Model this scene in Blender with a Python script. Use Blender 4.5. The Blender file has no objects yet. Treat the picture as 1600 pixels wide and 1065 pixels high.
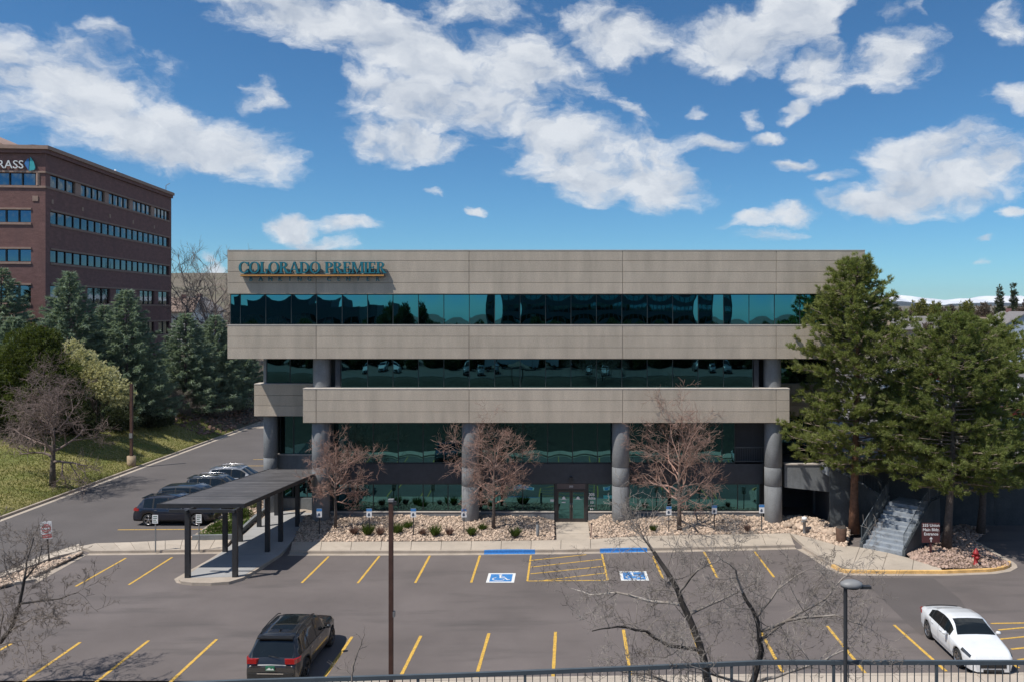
import bpy, math, random
import numpy as np
from mathutils import Vector, Matrix
SC = bpy.context.scene
COL = SC.collection
R = math.radians
random.seed(7)

# ------------------------------------------------------------------ camera
CH, CF, CU, CV = 13.2, 1300.0, 885.0, 483.0      # eye height, focal length and principal point (in 1600 px units)
cam_d = bpy.data.cameras.new('camera')
cam = bpy.data.objects.new('camera', cam_d); COL.objects.link(cam)
cam.location = (0, 0, CH); cam.rotation_euler = (R(90), 0, 0)
cam_d.sensor_width = 36; cam_d.lens = CF / 1600 * 36
cam_d.shift_x = (800 - CU) / 1600; cam_d.shift_y = -(532.5 - CV) / 1600
cam_d.clip_start = 0.2; cam_d.clip_end = 40000
SC.camera = cam

# ------------------------------------------------------------------ sun and sky
SD = Vector((0.50, 0.30, -1.0)).normalized()     # direction the sunlight travels
sun_d = bpy.data.lights.new('sun', 'SUN'); sun = bpy.data.objects.new('sun', sun_d); COL.objects.link(sun)
sun.rotation_euler = SD.to_track_quat('-Z', 'Y').to_euler()
sun.location = (0, 0, 60)
sun_d.energy = 4.6; sun_d.angle = R(0.5); sun_d.color = (1.0, 0.955, 0.885)
SC.view_settings.view_transform = 'Standard'; SC.view_settings.look = 'None'
SC.view_settings.exposure = 0.06; SC.view_settings.gamma = 1.0
SC.view_settings.use_curve_mapping = False

W = bpy.data.worlds.new('World'); SC.world = W; W.use_nodes = True
nt = W.node_tree; N = nt.nodes; Lk = nt.links; N.clear()
def nd(t, **k):
    n = N.new(t)
    for a, b in k.items(): setattr(n, a, b)
    return n
def mth(op, a, b=None, clamp=False):
    n = nd('ShaderNodeMath', operation=op, use_clamp=clamp)
    for i, s in enumerate((a, b)):
        if s is None: continue
        if isinstance(s, (int, float)): n.inputs[i].default_value = s
        else: Lk.new(s, n.inputs[i])
    return n.outputs[0]
sky = nd('ShaderNodeTexSky', sky_type='NISHITA'); sky.sun_disc = False
sky.sun_elevation = math.asin(-SD.z); sky.sun_rotation = math.atan2(-SD.x, -SD.y)
sky.altitude = 1700; sky.air_density = 1.0; sky.dust_density = 0.1; sky.ozone_density = 1.6
tc = nd('ShaderNodeTexCoord')
sep = nd('ShaderNodeSeparateXYZ'); Lk.new(tc.outputs['Generated'], sep.inputs[0])
az0 = mth('ARCTAN2', sep.outputs[0], sep.outputs[1])
el0 = mth('ARCSINE', sep.outputs[2])
wv = nd('ShaderNodeCombineXYZ'); Lk.new(az0, wv.inputs[0]); Lk.new(mth('MULTIPLY', el0, 1.6), wv.inputs[1])
wn = nd('ShaderNodeTexNoise'); wn.inputs['Scale'].default_value = 11; wn.inputs['Detail'].default_value = 5; wn.inputs['Roughness'].default_value = .6; Lk.new(wv.outputs[0], wn.inputs['Vector'])
wsep = nd('ShaderNodeSeparateColor'); Lk.new(wn.outputs['Color'], wsep.inputs[0])
az = mth('ADD', az0, mth('MULTIPLY', mth('SUBTRACT', wsep.outputs[0], .5), .08))
el = mth('ADD', el0, mth('MULTIPLY', mth('SUBTRACT', wsep.outputs[1], .5), .055))
# clouds seen in the photograph, as (u, v, half width, half height, weight, tilt)
CL = [(110,140,150,70,1,-.1),(300,215,150,50,1,.12),(410,145,35,22,.8,0),(30,110,60,55,1,0),(170,65,40,18,.6,.3),
      (480,30,170,40,1,.1),(640,70,190,45,1,.22),(800,110,120,60,1,.2),(720,165,160,50,1,0),(640,220,110,32,1,-.1),(575,135,40,25,.7,0),
      (880,215,120,50,1,.2),(930,270,110,44,1,.1),(985,275,165,42,1,.1),(1010,235,90,40,.8,.2),(940,310,90,14,.5,0),(990,170,30,14,.6,.3),
      (1010,60,110,40,1,.05),(1150,65,120,45,1,-.1),(900,50,30,22,.7,.3),(1250,20,60,45,.9,0),(1290,110,50,45,.9,0),(1390,90,70,42,.95,-.1),(1245,168,35,11,.8,-.2),
      (1470,285,130,42,1,-.1),(1560,250,80,40,1,0),(1370,318,95,26,1,0),(1450,240,90,34,.9,-.1),(1220,340,90,16,.85,0),(1580,155,42,24,1,0),(1580,40,42,36,.95,0),
      (1225,258,42,12,.8,0),(1110,228,45,13,.8,.1),(1190,213,28,12,.8,0),(1300,278,30,10,.7,0),(1420,12,40,12,.6,0),
      (455,355,60,22,.95,0),(545,348,58,16,.95,0),(500,378,55,12,.8,0),(670,300,20,7,.7,0),(745,324,17,8,.7,0),(330,402,16,10,.7,0),(340,425,18,14,.7,0),
      (1165,178,12,12,.5,0),(1095,178,13,9,.5,0),(1540,408,20,6,.5,0),(1540,376,28,5,.5,0),(760,20,90,30,.8,0),(1585,325,22,12,.7,0),(1210,370,45,10,.6,0)]
mask = None
for (u, v, a, b, wgt, tilt) in CL:
    A = math.atan2(u - CU, CF); E = math.atan2(CV - v, math.hypot(u - CU, CF))
    sa = 1 / (a * math.cos(A)**2 / CF * 1.18); sb = 1 / (b * math.cos(A) / CF * 1.18)
    da = mth('SUBTRACT', az, A); de = mth('SUBTRACT', el, E)
    de2 = mth('ADD', de, mth('MULTIPLY', da, tilt)) if tilt else de
    q = mth('ADD', mth('POWER', mth('ABSOLUTE', mth('MULTIPLY', da, sa)), 2.0), mth('POWER', mth('ABSOLUTE', mth('MULTIPLY', de2, sb)), 2.0))
    g = mth('MULTIPLY', mth('SUBTRACT', 0.88, mth('MULTIPLY', q, 0.78)), wgt)
    mask = g if mask is None else mth('MAXIMUM', mask, g)
# outside the framed part of the sky scattered cumulus goes on
def noise(vec, scale, detail=6, rough=.55, dist=0.0):
    n = nd('ShaderNodeTexNoise'); n.inputs['Scale'].default_value = scale; n.inputs['Detail'].default_value = detail
    n.inputs['Roughness'].default_value = rough; n.inputs['Distortion'].default_value = dist
    Lk.new(vec, n.inputs['Vector']); return n.outputs['Fac']
cmb = nd('ShaderNodeCombineXYZ'); Lk.new(az, cmb.inputs[0]); Lk.new(mth('MULTIPLY', el, 1.75), cmb.inputs[1])
P = cmb.outputs[0]
big = noise(P, 2.1, 3, .5)
outside = mth('GREATER_THAN', mth('ADD', mth('ABSOLUTE', az), mth('MULTIPLY', mth('MAXIMUM', mth('SUBTRACT', el, .38), 0.0), 30.0)), 0.72)
omask = mth('MULTIPLY', mth('MULTIPLY', mth('SUBTRACT', big, .52), 9.0), outside)
omask = mth('SUBTRACT', omask, mth('MULTIPLY', mth('SUBTRACT', 1.0, outside), 5.0))
mask = mth('MAXIMUM', mask, mth('MAXIMUM', omask, -1.2))
def density(vec):
    n1 = noise(vec, 13.0, 9, .60, .15); n2 = noise(vec, 5.5, 4, .5)
    return mth('ADD', mth('MULTIPLY', mth('SUBTRACT', n1, .5), 2.7), mth('MULTIPLY', mth('SUBTRACT', n2, .5), 1.5))
n_here = density(P)
off = nd('ShaderNodeVectorMath', operation='ADD'); Lk.new(P, off.inputs[0]); off.inputs[1].default_value = (-0.012, 0.036, 0)
n_up = density(off.outputs[0])
dens = mth('ADD', mask, n_here)
cov = nd('ShaderNodeMapRange', interpolation_type='SMOOTHSTEP'); Lk.new(dens, cov.inputs['Value'])
cov.inputs['From Min'].default_value = 0.02; cov.inputs['From Max'].default_value = 0.85
# thicker cloud between this spot and the sun darkens it
thick = mth('MULTIPLY', mth('ADD', mask, n_up), 0.40)
lit = mth('SUBTRACT', mth('ADD', 1.0, mth('MULTIPLY', mth('SUBTRACT', n_here, n_up), 0.50)), thick, )
lit = mth('MINIMUM', mth('MAXIMUM', lit, 0.0), 1.0)
cr = nd('ShaderNodeMix', data_type='RGBA'); Lk.new(lit, cr.inputs[0])
cr.inputs[6].default_value = (3.7, 4.3, 5.3, 1); cr.inputs[7].default_value = (7.2, 7.5, 7.9, 1)
hs = nd('ShaderNodeHueSaturation'); hs.inputs['Saturation'].default_value = 1.05; hs.inputs['Value'].default_value = 1.0
Lk.new(sky.outputs[0], hs.inputs['Color'])
mix = nd('ShaderNodeMix', data_type='RGBA')
tint = nd('ShaderNodeMix', data_type='RGBA', blend_type='MULTIPLY'); tint.inputs[0].default_value = 1; Lk.new(hs.outputs[0], tint.inputs[6]); tint.inputs[7].default_value = (.44, .79, .99, 1)
Lk.new(mth('MULTIPLY', cov.outputs[0], .93), mix.inputs[0]); Lk.new(tint.outputs[2], mix.inputs[6]); Lk.new(cr.outputs[2], mix.inputs[7])
bg = nd('ShaderNodeBackground'); bg.inputs['Strength'].default_value = 0.105
Lk.new(mix.outputs[2], bg.inputs['Color'])
wo = nd('ShaderNodeOutputWorld'); Lk.new(bg.outputs[0], wo.inputs['Surface'])

# ------------------------------------------------------------------ helpers
def G(u, v, z=0.0):
    y = (CH - z) * CF / (v - CV)
    return Vector(((u - CU) / CF * y, y, z))
def PX(u, y): return (u - CU) / CF * y            # world x at depth y
def PZ(v, y): return CH - (v - CV) / CF * y       # world z at depth y

MATS = {}
def mat(name, col, rough=.8, n=None, amt=.25, bump=0.0, bscale=None, metal=0.0, spec=.5, col2=None, n2=None, amt2=.15, stretch=None, island=0.0, coat=0.0, noise_detail=4, transl=0.0, objrand=0.0, wear=None):
    """procedural material: base colour varied by one or two noises, optional bump"""
    if name in MATS: return MATS[name]
    m = bpy.data.materials.new(name); m.use_nodes = True
    t = m.node_tree; ns = t.nodes; lk = t.links
    b = ns['Principled BSDF']
    b.inputs['Roughness'].default_value = rough; b.inputs['Metallic'].default_value = metal
    b.inputs['Specular IOR Level'].default_value = spec; b.inputs['Coat Weight'].default_value = coat
    b.inputs['Coat Roughness'].default_value = .03
    base = (*col, 1)
    b.inputs['Base Color'].default_value = base
    cur = None
    tcn = ns.new('ShaderNodeTexCoord'); vec = tcn.outputs['Object']
    if stretch:
        mp = ns.new('ShaderNodeMapping'); mp.inputs['Scale'].default_value = stretch
        lk.new(vec, mp.inputs[0]); svec = mp.outputs[0]
    else: svec = vec
    def nz(scale, v, det=noise_detail):
        x = ns.new('ShaderNodeTexNoise'); x.inputs['Scale'].default_value = scale; x.inputs['Detail'].default_value = det
        x.inputs['Roughness'].default_value = .6
        lk.new(v, x.inputs['Vector']); return x.outputs['Fac']
    def spread(sock, k):
        r = ns.new('ShaderNodeMapRange'); r.inputs['From Min'].default_value = .3; r.inputs['From Max'].default_value = .7
        r.inputs['To Min'].default_value = 1 - k; r.inputs['To Max'].default_value = 1 + k
        lk.new(sock, r.inputs['Value']); return r.outputs[0]
    fac = None
    if n:
        f0 = nz(n, vec)
        if col2:
            mx = ns.new('ShaderNodeMix'); mx.data_type = 'RGBA'
            r = ns.new('ShaderNodeMapRange'); r.inputs['From Min'].default_value = .38; r.inputs['From Max'].default_value = .62
            lk.new(f0, r.inputs['Value']); lk.new(r.outputs[0], mx.inputs[0])
            mx.inputs[6].default_value = base; mx.inputs[7].default_value = (*col2, 1); cur = mx.outputs[2]
        else: fac = spread(f0, amt)
    if n2:
        s2 = spread(nz(n2, svec), amt2)
        if fac is None: fac = s2
        else:
            mm = ns.new('ShaderNodeMath'); mm.operation = 'MULTIPLY'; lk.new(fac, mm.inputs[0]); lk.new(s2, mm.inputs[1]); fac = mm.outputs[0]
    if island:
        g = ns.new('ShaderNodeNewGeometry'); r = ns.new('ShaderNodeMapRange')
        r.inputs['To Min'].default_value = 1 - island; r.inputs['To Max'].default_value = 1 + island
        lk.new(g.outputs['Random Per Island'], r.inputs['Value'])
        if fac is None: fac = r.outputs[0]
        else:
            mm = ns.new('ShaderNodeMath'); mm.operation = 'MULTIPLY'; lk.new(fac, mm.inputs[0]); lk.new(r.outputs[0], mm.inputs[1]); fac = mm.outputs[0]
    if fac is not None:
        vm = ns.new('ShaderNodeVectorMath'); vm.operation = 'SCALE'
        if cur is None: vm.inputs[0].default_value = col
        else: lk.new(cur, vm.inputs[0])
        lk.new(fac, vm.inputs['Scale']); cur = vm.outputs[0]
    if objrand:
        oi = ns.new('ShaderNodeObjectInfo'); r = ns.new('ShaderNodeMapRange'); r.inputs['To Min'].default_value = 1-objrand; r.inputs['To Max'].default_value = 1+objrand
        lk.new(oi.outputs['Random'], r.inputs['Value']); vm = ns.new('ShaderNodeVectorMath'); vm.operation = 'SCALE'
        lk.new(cur, vm.inputs[0]); lk.new(r.outputs[0], vm.inputs['Scale']); cur = vm.outputs[0]
    if wear:                                       # (colour, noise scale, low, high, stretch)
        wm = ns.new('ShaderNodeMapping'); wm.inputs['Scale'].default_value = wear[4]; lk.new(vec, wm.inputs[0])
        r = ns.new('ShaderNodeMapRange'); r.inputs['From Min'].default_value = wear[2]; r.inputs['From Max'].default_value = wear[3]
        lk.new(nz(wear[1], wm.outputs[0], 7), r.inputs['Value']); mx = ns.new('ShaderNodeMix'); mx.data_type = 'RGBA'
        lk.new(r.outputs[0], mx.inputs[0]); lk.new(cur, mx.inputs[6]); mx.inputs[7].default_value = (*wear[0], 1); cur = mx.outputs[2]
    if cur is not None: lk.new(cur, b.inputs['Base Color'])
    if bump:
        bn = ns.new('ShaderNodeBump'); bn.inputs['Strength'].default_value = bump; bn.inputs['Distance'].default_value = .02
        lk.new(nz(bscale or 20, vec, 6), bn.inputs['Height']); lk.new(bn.outputs[0], b.inputs['Normal'])
    if transl:
        tr = ns.new('ShaderNodeBsdfTranslucent'); mxs = ns.new('ShaderNodeMixShader'); mxs.inputs[0].default_value = transl
        tr.inputs['Color'].default_value = (col[0]*1.5, col[1]*1.4, col[2], 1)
        lk.new(b.outputs[0], mxs.inputs[1]); lk.new(tr.outputs[0], mxs.inputs[2]); lk.new(mxs.outputs[0], ns['Material Output'].inputs['Surface'])
    MATS[name] = m; return m

class MB:
    """collects shapes, then links them as ONE mesh object"""
    def __init__(s): s.v = []; s.f = []; s.mi = []; s.sm = []
    def add(s, vs, fs, mi=0, smooth=False):
        o = len(s.v); s.v += [tuple(x) for x in vs]
        for f in fs: s.f.append(tuple(i + o for i in f)); s.mi.append(mi); s.sm.append(smooth)
        return s
    def box(s, x0, x1, y0, y1, z0, z1, mi=0, M=None):
        vs = [(x, y, z) for z in (z0, z1) for y in (y0, y1) for x in (x0, x1)]
        if M is not None: vs = [M @ Vector(q) for q in vs]
        return s.add(vs, [(0,2,3,1),(4,5,7,6),(0,1,5,4),(2,6,7,3),(0,4,6,2),(1,3,7,5)], mi)
    def prism(s, pts, z0, z1, mi=0):
        """vertical prism over a plan polygon; z1 may be a list of heights"""
        n = len(pts); a = sum(pts[i][0]*pts[(i+1)%n][1]-pts[(i+1)%n][0]*pts[i][1] for i in range(n))
        if a < 0: pts = pts[::-1]
        vs = [(p[0], p[1], z0) for p in pts] + [(p[0], p[1], z1) for p in pts]
        return s.add(vs, [tuple(range(n-1,-1,-1)), tuple(range(n, 2*n))] + [(i,(i+1)%n,n+(i+1)%n,n+i) for i in range(n)], mi)
    def sheet(s, pts, z, mi=0):
        n = len(pts); a = sum(pts[i][0]*pts[(i+1)%n][1]-pts[(i+1)%n][0]*pts[i][1] for i in range(n))
        if a < 0: pts = pts[::-1]
        return s.add([(p[0], p[1], z) for p in pts], [tuple(range(n))], mi)
    def tube(s, pts, rad, n=6, mi=0, cap=True, smooth=True):
        pts = [Vector(p) for p in pts]
        if not hasattr(rad, '__len__'): rad = [rad]*len(pts)
        vs = []; fs = []; up = None
        for i, p in enumerate(pts):
            d = (pts[min(i+1,len(pts)-1)] - pts[max(i-1,0)])
            if d.length < 1e-9: d = Vector((0,0,1))
            d.normalize()
            if up is None:
                up = d.orthogonal().normalized()
            up = (up - d*up.dot(d))
            if up.length < 1e-6: up = d.orthogonal()
            up.normalize(); sd = d.cross(up)
            for k in range(n):
                a = 2*math.pi*k/n
                vs.append(p + (up*math.cos(a) + sd*math.sin(a))*rad[i])
        for i in range(len(pts)-1):
            for k in range(n):
                a = i*n+k; b = i*n+(k+1)%n
                fs.append((a, b, b+n, a+n))
        if cap: fs.append(tuple(range(n-1,-1,-1))); fs.append(tuple(range((len(pts)-1)*n, len(pts)*n)))
        return s.add(vs, fs, mi, smooth)
    def cyl(s, x, y, z0, z1, r, n=24, mi=0, smooth=True, r1=None):
        return s.tube([(x,y,z0),(x,y,z1)], [r, r if r1 is None else r1], n, mi, True, smooth)
    def lathe(s, prof, n=24, mi=0, axis='z', c=(0,0,0), smooth=True):
        vs = []; fs = []
        for (r, h) in prof:
            for k in range(n):
                a = 2*math.pi*k/n; x, y = r*math.cos(a), r*math.sin(a)
                q = (x, y, h) if axis == 'z' else ((x, h, y) if axis == 'y' else (h, x, y))
                vs.append((q[0]+c[0], q[1]+c[1], q[2]+c[2]))
        for i in range(len(prof)-1):
            for k in range(n):
                a = i*n+k; b = i*n+(k+1)%n; fs.append((a,b,b+n,a+n))
        return s.add(vs, fs, mi, smooth)
    def blob(s, c, r, seed=0, n=1, amp=.2, mi=0, squash=1.0):
        rg = random.Random(seed)
        t = (1+5**.5)/2
        iv = [Vector(q).normalized() for q in [(-1,t,0),(1,t,0),(-1,-t,0),(1,-t,0),(0,-1,t),(0,1,t),(0,-1,-t),(0,1,-t),(t,0,-1),(t,0,1),(-t,0,-1),(-t,0,1)]]
        fc = [(0,11,5),(0,5,1),(0,1,7),(0,7,10),(0,10,11),(1,5,9),(5,11,4),(11,10,2),(10,7,6),(7,1,8),(3,9,4),(3,4,2),(3,2,6),(3,6,8),(3,8,9),(4,9,5),(2,4,11),(6,2,10),(8,6,7),(9,8,1)]
        vs = []
        for q in iv:
            k = 1 + rg.uniform(-amp, amp)
            vs.append((c[0]+q.x*r*k, c[1]+q.y*r*k, c[2]+q.z*r*k*squash))
        return s.add(vs, fc, mi)
    def build(s, name, m, parent=None, off=None, smooth=None):
        me = bpy.data.meshes.new(name)
        vs = s.v
        if off is not None: vs = [(a-off[0], b-off[1], c-off[2]) for a, b, c in vs]
        me.from_pydata(vs, [], s.f)
        for x in (m if isinstance(m, (list, tuple)) else [m]): me.materials.append(x)
        if any(s.mi): me.polygons.foreach_set('material_index', s.mi)
        me.polygons.foreach_set('use_smooth', s.sm if smooth is None else [smooth]*len(s.f))
        me.update()
        return link(name, me, parent)
def link(name, me, parent=None):
    o = bpy.data.objects.new(name, me); COL.objects.link(o)
    if parent is not None: o.parent = parent
    return o
def npmesh(name, V, T, m, parent=None, smooth=False):
    """triangles from numpy arrays"""
    me = bpy.data.meshes.new(name); V = np.asarray(V, np.float32).reshape(-1, 3); T = np.asarray(T, np.int32).reshape(-1, 3)
    me.vertices.add(len(V)); me.vertices.foreach_set('co', V.ravel())
    me.loops.add(T.size); me.loops.foreach_set('vertex_index', T.ravel())
    me.polygons.add(len(T)); me.polygons.foreach_set('loop_start', np.arange(0, T.size, 3, dtype=np.int32))
    me.polygons.foreach_set('loop_total', np.full(len(T), 3, np.int32))
    me.materials.append(m); me.update(calc_edges=True); me.validate()
    return link(name, me, parent)
def thing(name, label, cat, loc=(0,0,0), rz=0.0, group=None):
    o = bpy.data.objects.new(name, None); COL.objects.link(o); o.empty_display_size = .3
    o.location = loc; o.rotation_euler = (0, 0, rz)
    o['label'] = label; o['category'] = cat
    if group: o['group'] = group
    return o
def tag(o, label, cat, group=None, kind=None):
    o['label'] = label; o['category'] = cat
    if group: o['group'] = group
    if kind: o['kind'] = kind
    return o
def struct(o): o['kind'] = 'structure'; return o
def stuff(o, label=None, cat=None):
    o['kind'] = 'stuff'
    if label: o['label'] = label
    if cat: o['category'] = cat
    return o
def dup(o, parent=None, loc=None, rz=None, label=None, group=None):
    c = o.copy(); COL.objects.link(c)
    if parent is not None: c.parent = parent
    for ch in list(o.children): dup(ch, c)
    if loc is not None: c.location = loc
    if rz is not None: c.rotation_euler = (0, 0, rz)
    if label: c['label'] = label
    if group: c['group'] = group
    return c
def text_mesh(body, size, depth=.01, align='CENTER', sx=1.0, bold=0.0):
    """flat-lettering mesh in the xz plane facing -y, origin at its centre"""
    c = bpy.data.curves.new('lettering', 'FONT'); c.body = body; c.size = size; c.extrude = depth; c.align_x = align; c.align_y = 'CENTER'; c.offset = bold
    c.resolution_u = 3
    o = bpy.data.objects.new('lettering', c); COL.objects.link(o)
    dg = bpy.context.evaluated_depsgraph_get()
    me = bpy.data.meshes.new_from_object(o.evaluated_get(dg))
    bpy.data.objects.remove(o); bpy.data.curves.remove(c)
    me.transform(Matrix.Diagonal((sx, 1, 1, 1))); me.transform(Matrix.Rotation(R(90), 4, 'X'))
    return me
def lettering(body, size, m, loc, parent=None, depth=.004, sx=1.0, bold=0.0, name='lettering', rot=None):
    me = text_mesh(body, size, depth, sx=sx, bold=bold); me.materials.clear(); me.materials.append(m)
    if rot is not None: me.transform(rot)
    me.transform(Matrix.Translation(loc)); return link(name, me, parent)

# ------------------------------------------------------------------ materials
M_asphalt = mat('asphalt', (.141,.120,.113), .9, n=.22, amt=.16, n2=60, amt2=.28, bump=.4, bscale=70, wear=((.096,.084,.080), .6, .52, .76, (.30,1.5,1)))
M_asphalt2 = mat('asphalt_new', (.105,.091,.087), .88, n=.4, amt=.08, n2=60, amt2=.2, bump=.3, bscale=70)
M_road = mat('drive_asphalt', (.108,.096,.092), .9, n=.3, amt=.12, n2=50, amt2=.18, bump=.3, bscale=70)
M_yellow = mat('yellow_paint', (.62,.38,.07), .7, n=9, amt=.25, n2=60, amt2=.2, wear=((.24,.18,.10), 11, .58, .68, (1,1,1)))
M_white = mat('white_paint', (.72,.72,.70), .65, n=20, amt=.12)
M_blue = mat('blue_paint', (.05,.21,.50), .65, n=14, amt=.25)
M_walk = mat('sidewalk_concrete', (.45,.385,.315), .9, n=.5, amt=.12, n2=35, amt2=.12, bump=.15, bscale=60, objrand=.06, wear=((.33,.275,.22), 1.1, .55, .80, (1,1,1)))
M_curb = mat('curb_concrete', (.39,.33,.27), .9, n=1.2, amt=.16, n2=30, amt2=.14, bump=.2, bscale=50)
M_pad = mat('pad_concrete', (.33,.325,.32), .9, n=.5, amt=.10, n2=35, amt2=.1)
M_panel = mat('facade_concrete', (.485,.410,.328), .95, n=20, amt=.20, n2=1.4, amt2=.12, stretch=(1,1,.22), bump=.5, bscale=26, objrand=.045, wear=((.37,.315,.255), .55, .54, .95, (1.6,1,.4)))
M_panel_lip = mat('facade_concrete_lip', (.56,.50,.44), .9, n=6, amt=.12)
M_joint = mat('joint_backing', (.34,.30,.25), .95, n=6, amt=.2)  # backing colour seen in the joints between panels and drums
M_column = mat('column_concrete', (.215,.222,.228), .9, n=1.5, amt=.12, n2=18, amt2=.12, wear=((.15,.155,.16), 1.6, .52, .80, (1.5,1.5,.3)), bump=.3, bscale=35)
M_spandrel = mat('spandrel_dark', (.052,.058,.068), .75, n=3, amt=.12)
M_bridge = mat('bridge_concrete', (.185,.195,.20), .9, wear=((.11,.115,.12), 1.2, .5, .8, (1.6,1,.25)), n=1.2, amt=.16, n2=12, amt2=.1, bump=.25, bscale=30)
M_retain_shade = mat('shade_darkened_concrete', (.075,.085,.09), .9, n=1.2, amt=.2, n2=12, amt2=.15, bump=.25, bscale=30, wear=((.045,.05,.055), 1.2, .5, .8, (1.6,1,.25)))  # bridge concrete with the deep pine shade put into its colour
M_stair = mat('stair_concrete', (.27,.30,.335), .85, wear=((.15,.16,.175), 2.2, .5, .72, (1,1,1)), n=1.6, amt=.14, n2=20, amt2=.1)
M_frame = mat('dark_aluminium', (.018,.022,.024), .45, n=3, amt=.15)
M_mull = mat('mullion', (.030,.040,.042), .4, n=3, amt=.1)
M_doorbr = mat('bronze_door_frame', (.045,.038,.036), .45, n=3, amt=.1)
M_black = mat('black_steel', (.030,.031,.034), .5, n=4, amt=.15)
M_canopy = mat('canopy_roof', (.085,.084,.086), .62, n=1.5, amt=.25, n2=14, amt2=.2, stretch=(.3,4,1))
M_grey = mat('grey_metal', (.22,.22,.22), .5, n=5, amt=.1)
M_rail = mat('railing_paint', (.075,.092,.105), .45, n=5, amt=.1)
M_rust = mat('brown_pole_paint', (.085,.040,.028), .7, n=3, amt=.3)
M_teal = mat('teal_sign', (.012,.165,.215), .4, n=5, amt=.08)
M_gold = mat('gold_strip', (.55,.26,.06), .5, n=5, amt=.1)
M_smlet = mat('small_sign_letters', (.008,.075,.10), .4, n=5, amt=.08)
M_lettw = mat('white_lettering', (.78,.78,.78), .6, n=5, amt=.05)
M_cyan = mat('cyan_decal', (.05,.42,.45), .6, n=5, amt=.1)
M_red = mat('red_paint', (.30,.018,.02), .5, n=5, amt=.15)
M_signred = mat('sign_red', (.55,.09,.08), .6, n=5, amt=.15)
M_brownsign = mat('brown_sign', (.085,.028,.030), .6, n=4, amt=.12)
M_brick = mat('brown_brick', (.195,.100,.090), .9, n=9, amt=.25, n2=1.2, amt2=.2, stretch=(1,1,2.5), wear=((.15,.082,.078), .5, .5, .8, (1,1,.4)))
M_brickdk = mat('dark_brick_band', (.085,.040,.040), .9, n=9, amt=.2)
M_trim = mat('tan_trim', (.36,.24,.19), .85, n=4, amt=.14)
M_gravel = mat('gravel_bed', (.26,.20,.155), .95, n=7, amt=.3, n2=40, amt2=.3, bump=1, bscale=25)
M_rock = mat('river_rock', (.49,.375,.285), .9, n=3, amt=.12, island=.38)
M_rockpink = mat('pink_rock', (.38,.27,.215), .9, n=3, amt=.12, island=.35)
M_lawn = mat('lawn', (.150,.165,.042), .95, n=.35, col2=(.26,.225,.085), n2=7, amt2=.35, bump=1, bscale=14)
M_blade = mat('grass_blades', (.175,.20,.045), .8, n=.5, col2=(.29,.255,.095), island=.4, transl=.3)
M_earth = mat('terrain', (.12,.105,.065), .95, n=.05, col2=(.155,.125,.09), n2=.6, amt2=.3, bump=.6, bscale=3)
M_mulch = mat('mulch', (.14,.095,.065), .95, n=2, amt=.3, n2=15, amt2=.3, bump=.8, bscale=12)
M_redrock = mat('red_stone', (.17,.085,.06), .9, n=3, amt=.3)
M_bark = mat('bark_grey', (.115,.092,.078), .9, n=8, amt=.35)
M_barkdk = mat('bark_dark', (.055,.046,.040), .9, n=8, amt=.35, island=.2)
M_barkpine = mat('bark_pine', (.17,.085,.050), .9, n=5, amt=.4, bump=1, bscale=12)
M_twigred = mat('twigs_red', (.37,.215,.165), .85, n=3, col2=(.26,.19,.16), island=.4)
M_twiggrey = mat('twigs_grey', (.21,.175,.15), .85, n=3, amt=.25, island=.3)
M_twigbrown = mat('twigs_brown', (.21,.155,.135), .85, n=3, amt=.25, island=.3)
def leafmat(name, c1, c2, sc=1.2, isl=.35):
    return mat(name, c1, .65, n=sc, col2=c2, island=isl, spec=.3, transl=.42)
M_pine = leafmat('pine_needles', (.175,.215,.058), (.265,.285,.100), 1.1)
M_spruce = leafmat('spruce_needles', (.175,.240,.180), (.290,.355,.265), .8)
M_juniper = leafmat('juniper_needles', (.055,.078,.014), (.11,.13,.025), .9)
M_yelbush = leafmat('forsythia_leaves', (.46,.46,.27), (.58,.58,.40), 1.2)
M_shrub = leafmat('green_shrub', (.06,.10,.018), (.10,.14,.03), 2)
M_bgpine = leafmat('far_evergreen', (.040,.055,.028), (.070,.085,.040), .3)
M_bgyel = leafmat('far_spring_leaves', (.13,.14,.03), (.20,.19,.05), .3)
M_bgbare = leafmat('far_bare_twigs', (.115,.085,.065), (.16,.12,.095), .3)
M_hedge = leafmat('hedge_leaves', (.030,.048,.014), (.055,.08,.02), .5)
# tinted reflective glazing
def glass(name, tint, rough=.015, base=(.006,.022,.026)):
    m = bpy.data.materials.new(name); m.use_nodes = True; t = m.node_tree; ns = t.nodes; lk = t.links
    b = ns['Principled BSDF']; b.inputs['Base Color'].default_value = (*tint, 1); b.inputs['Metallic'].default_value = 1.0
    b.inputs['Roughness'].default_value = rough
    nz = ns.new('ShaderNodeTexNoise'); nz.inputs['Scale'].default_value = .7
    g = ns.new('ShaderNodeBump'); g.inputs['Strength'].default_value = .10; g.inputs['Distance'].default_value = .02
    tcn = ns.new('ShaderNodeTexCoord'); lk.new(tcn.outputs['Object'], nz.inputs['Vector'])
    lk.new(nz.outputs['Fac'], g.inputs['Height']); lk.new(g.outputs[0], b.inputs['Normal'])
    return m
M_glass = glass('teal_reflective_glass', (.066,.215,.285))
M_glasslo = glass('green_reflective_glass', (.062,.165,.178))
M_glassbl = glass('blue_grey_glass', (.10,.16,.22))
M_glassgy = glass('grey_glass', (.075,.11,.13))
def carpaint(name, c, metal=.35):
    return mat(name, c, .32, n=2, amt=.05, metal=metal, coat=1.0)
M_carglass = mat('car_glass', (.012,.015,.016), .05, n=2, amt=.1, spec=.55)
M_tyre = mat('tyre_rubber', (.018,.018,.018), .85, n=6, amt=.2)
M_rim = mat('alloy_rim', (.42,.42,.43), .3, n=4, amt=.08, metal=.9)
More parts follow.
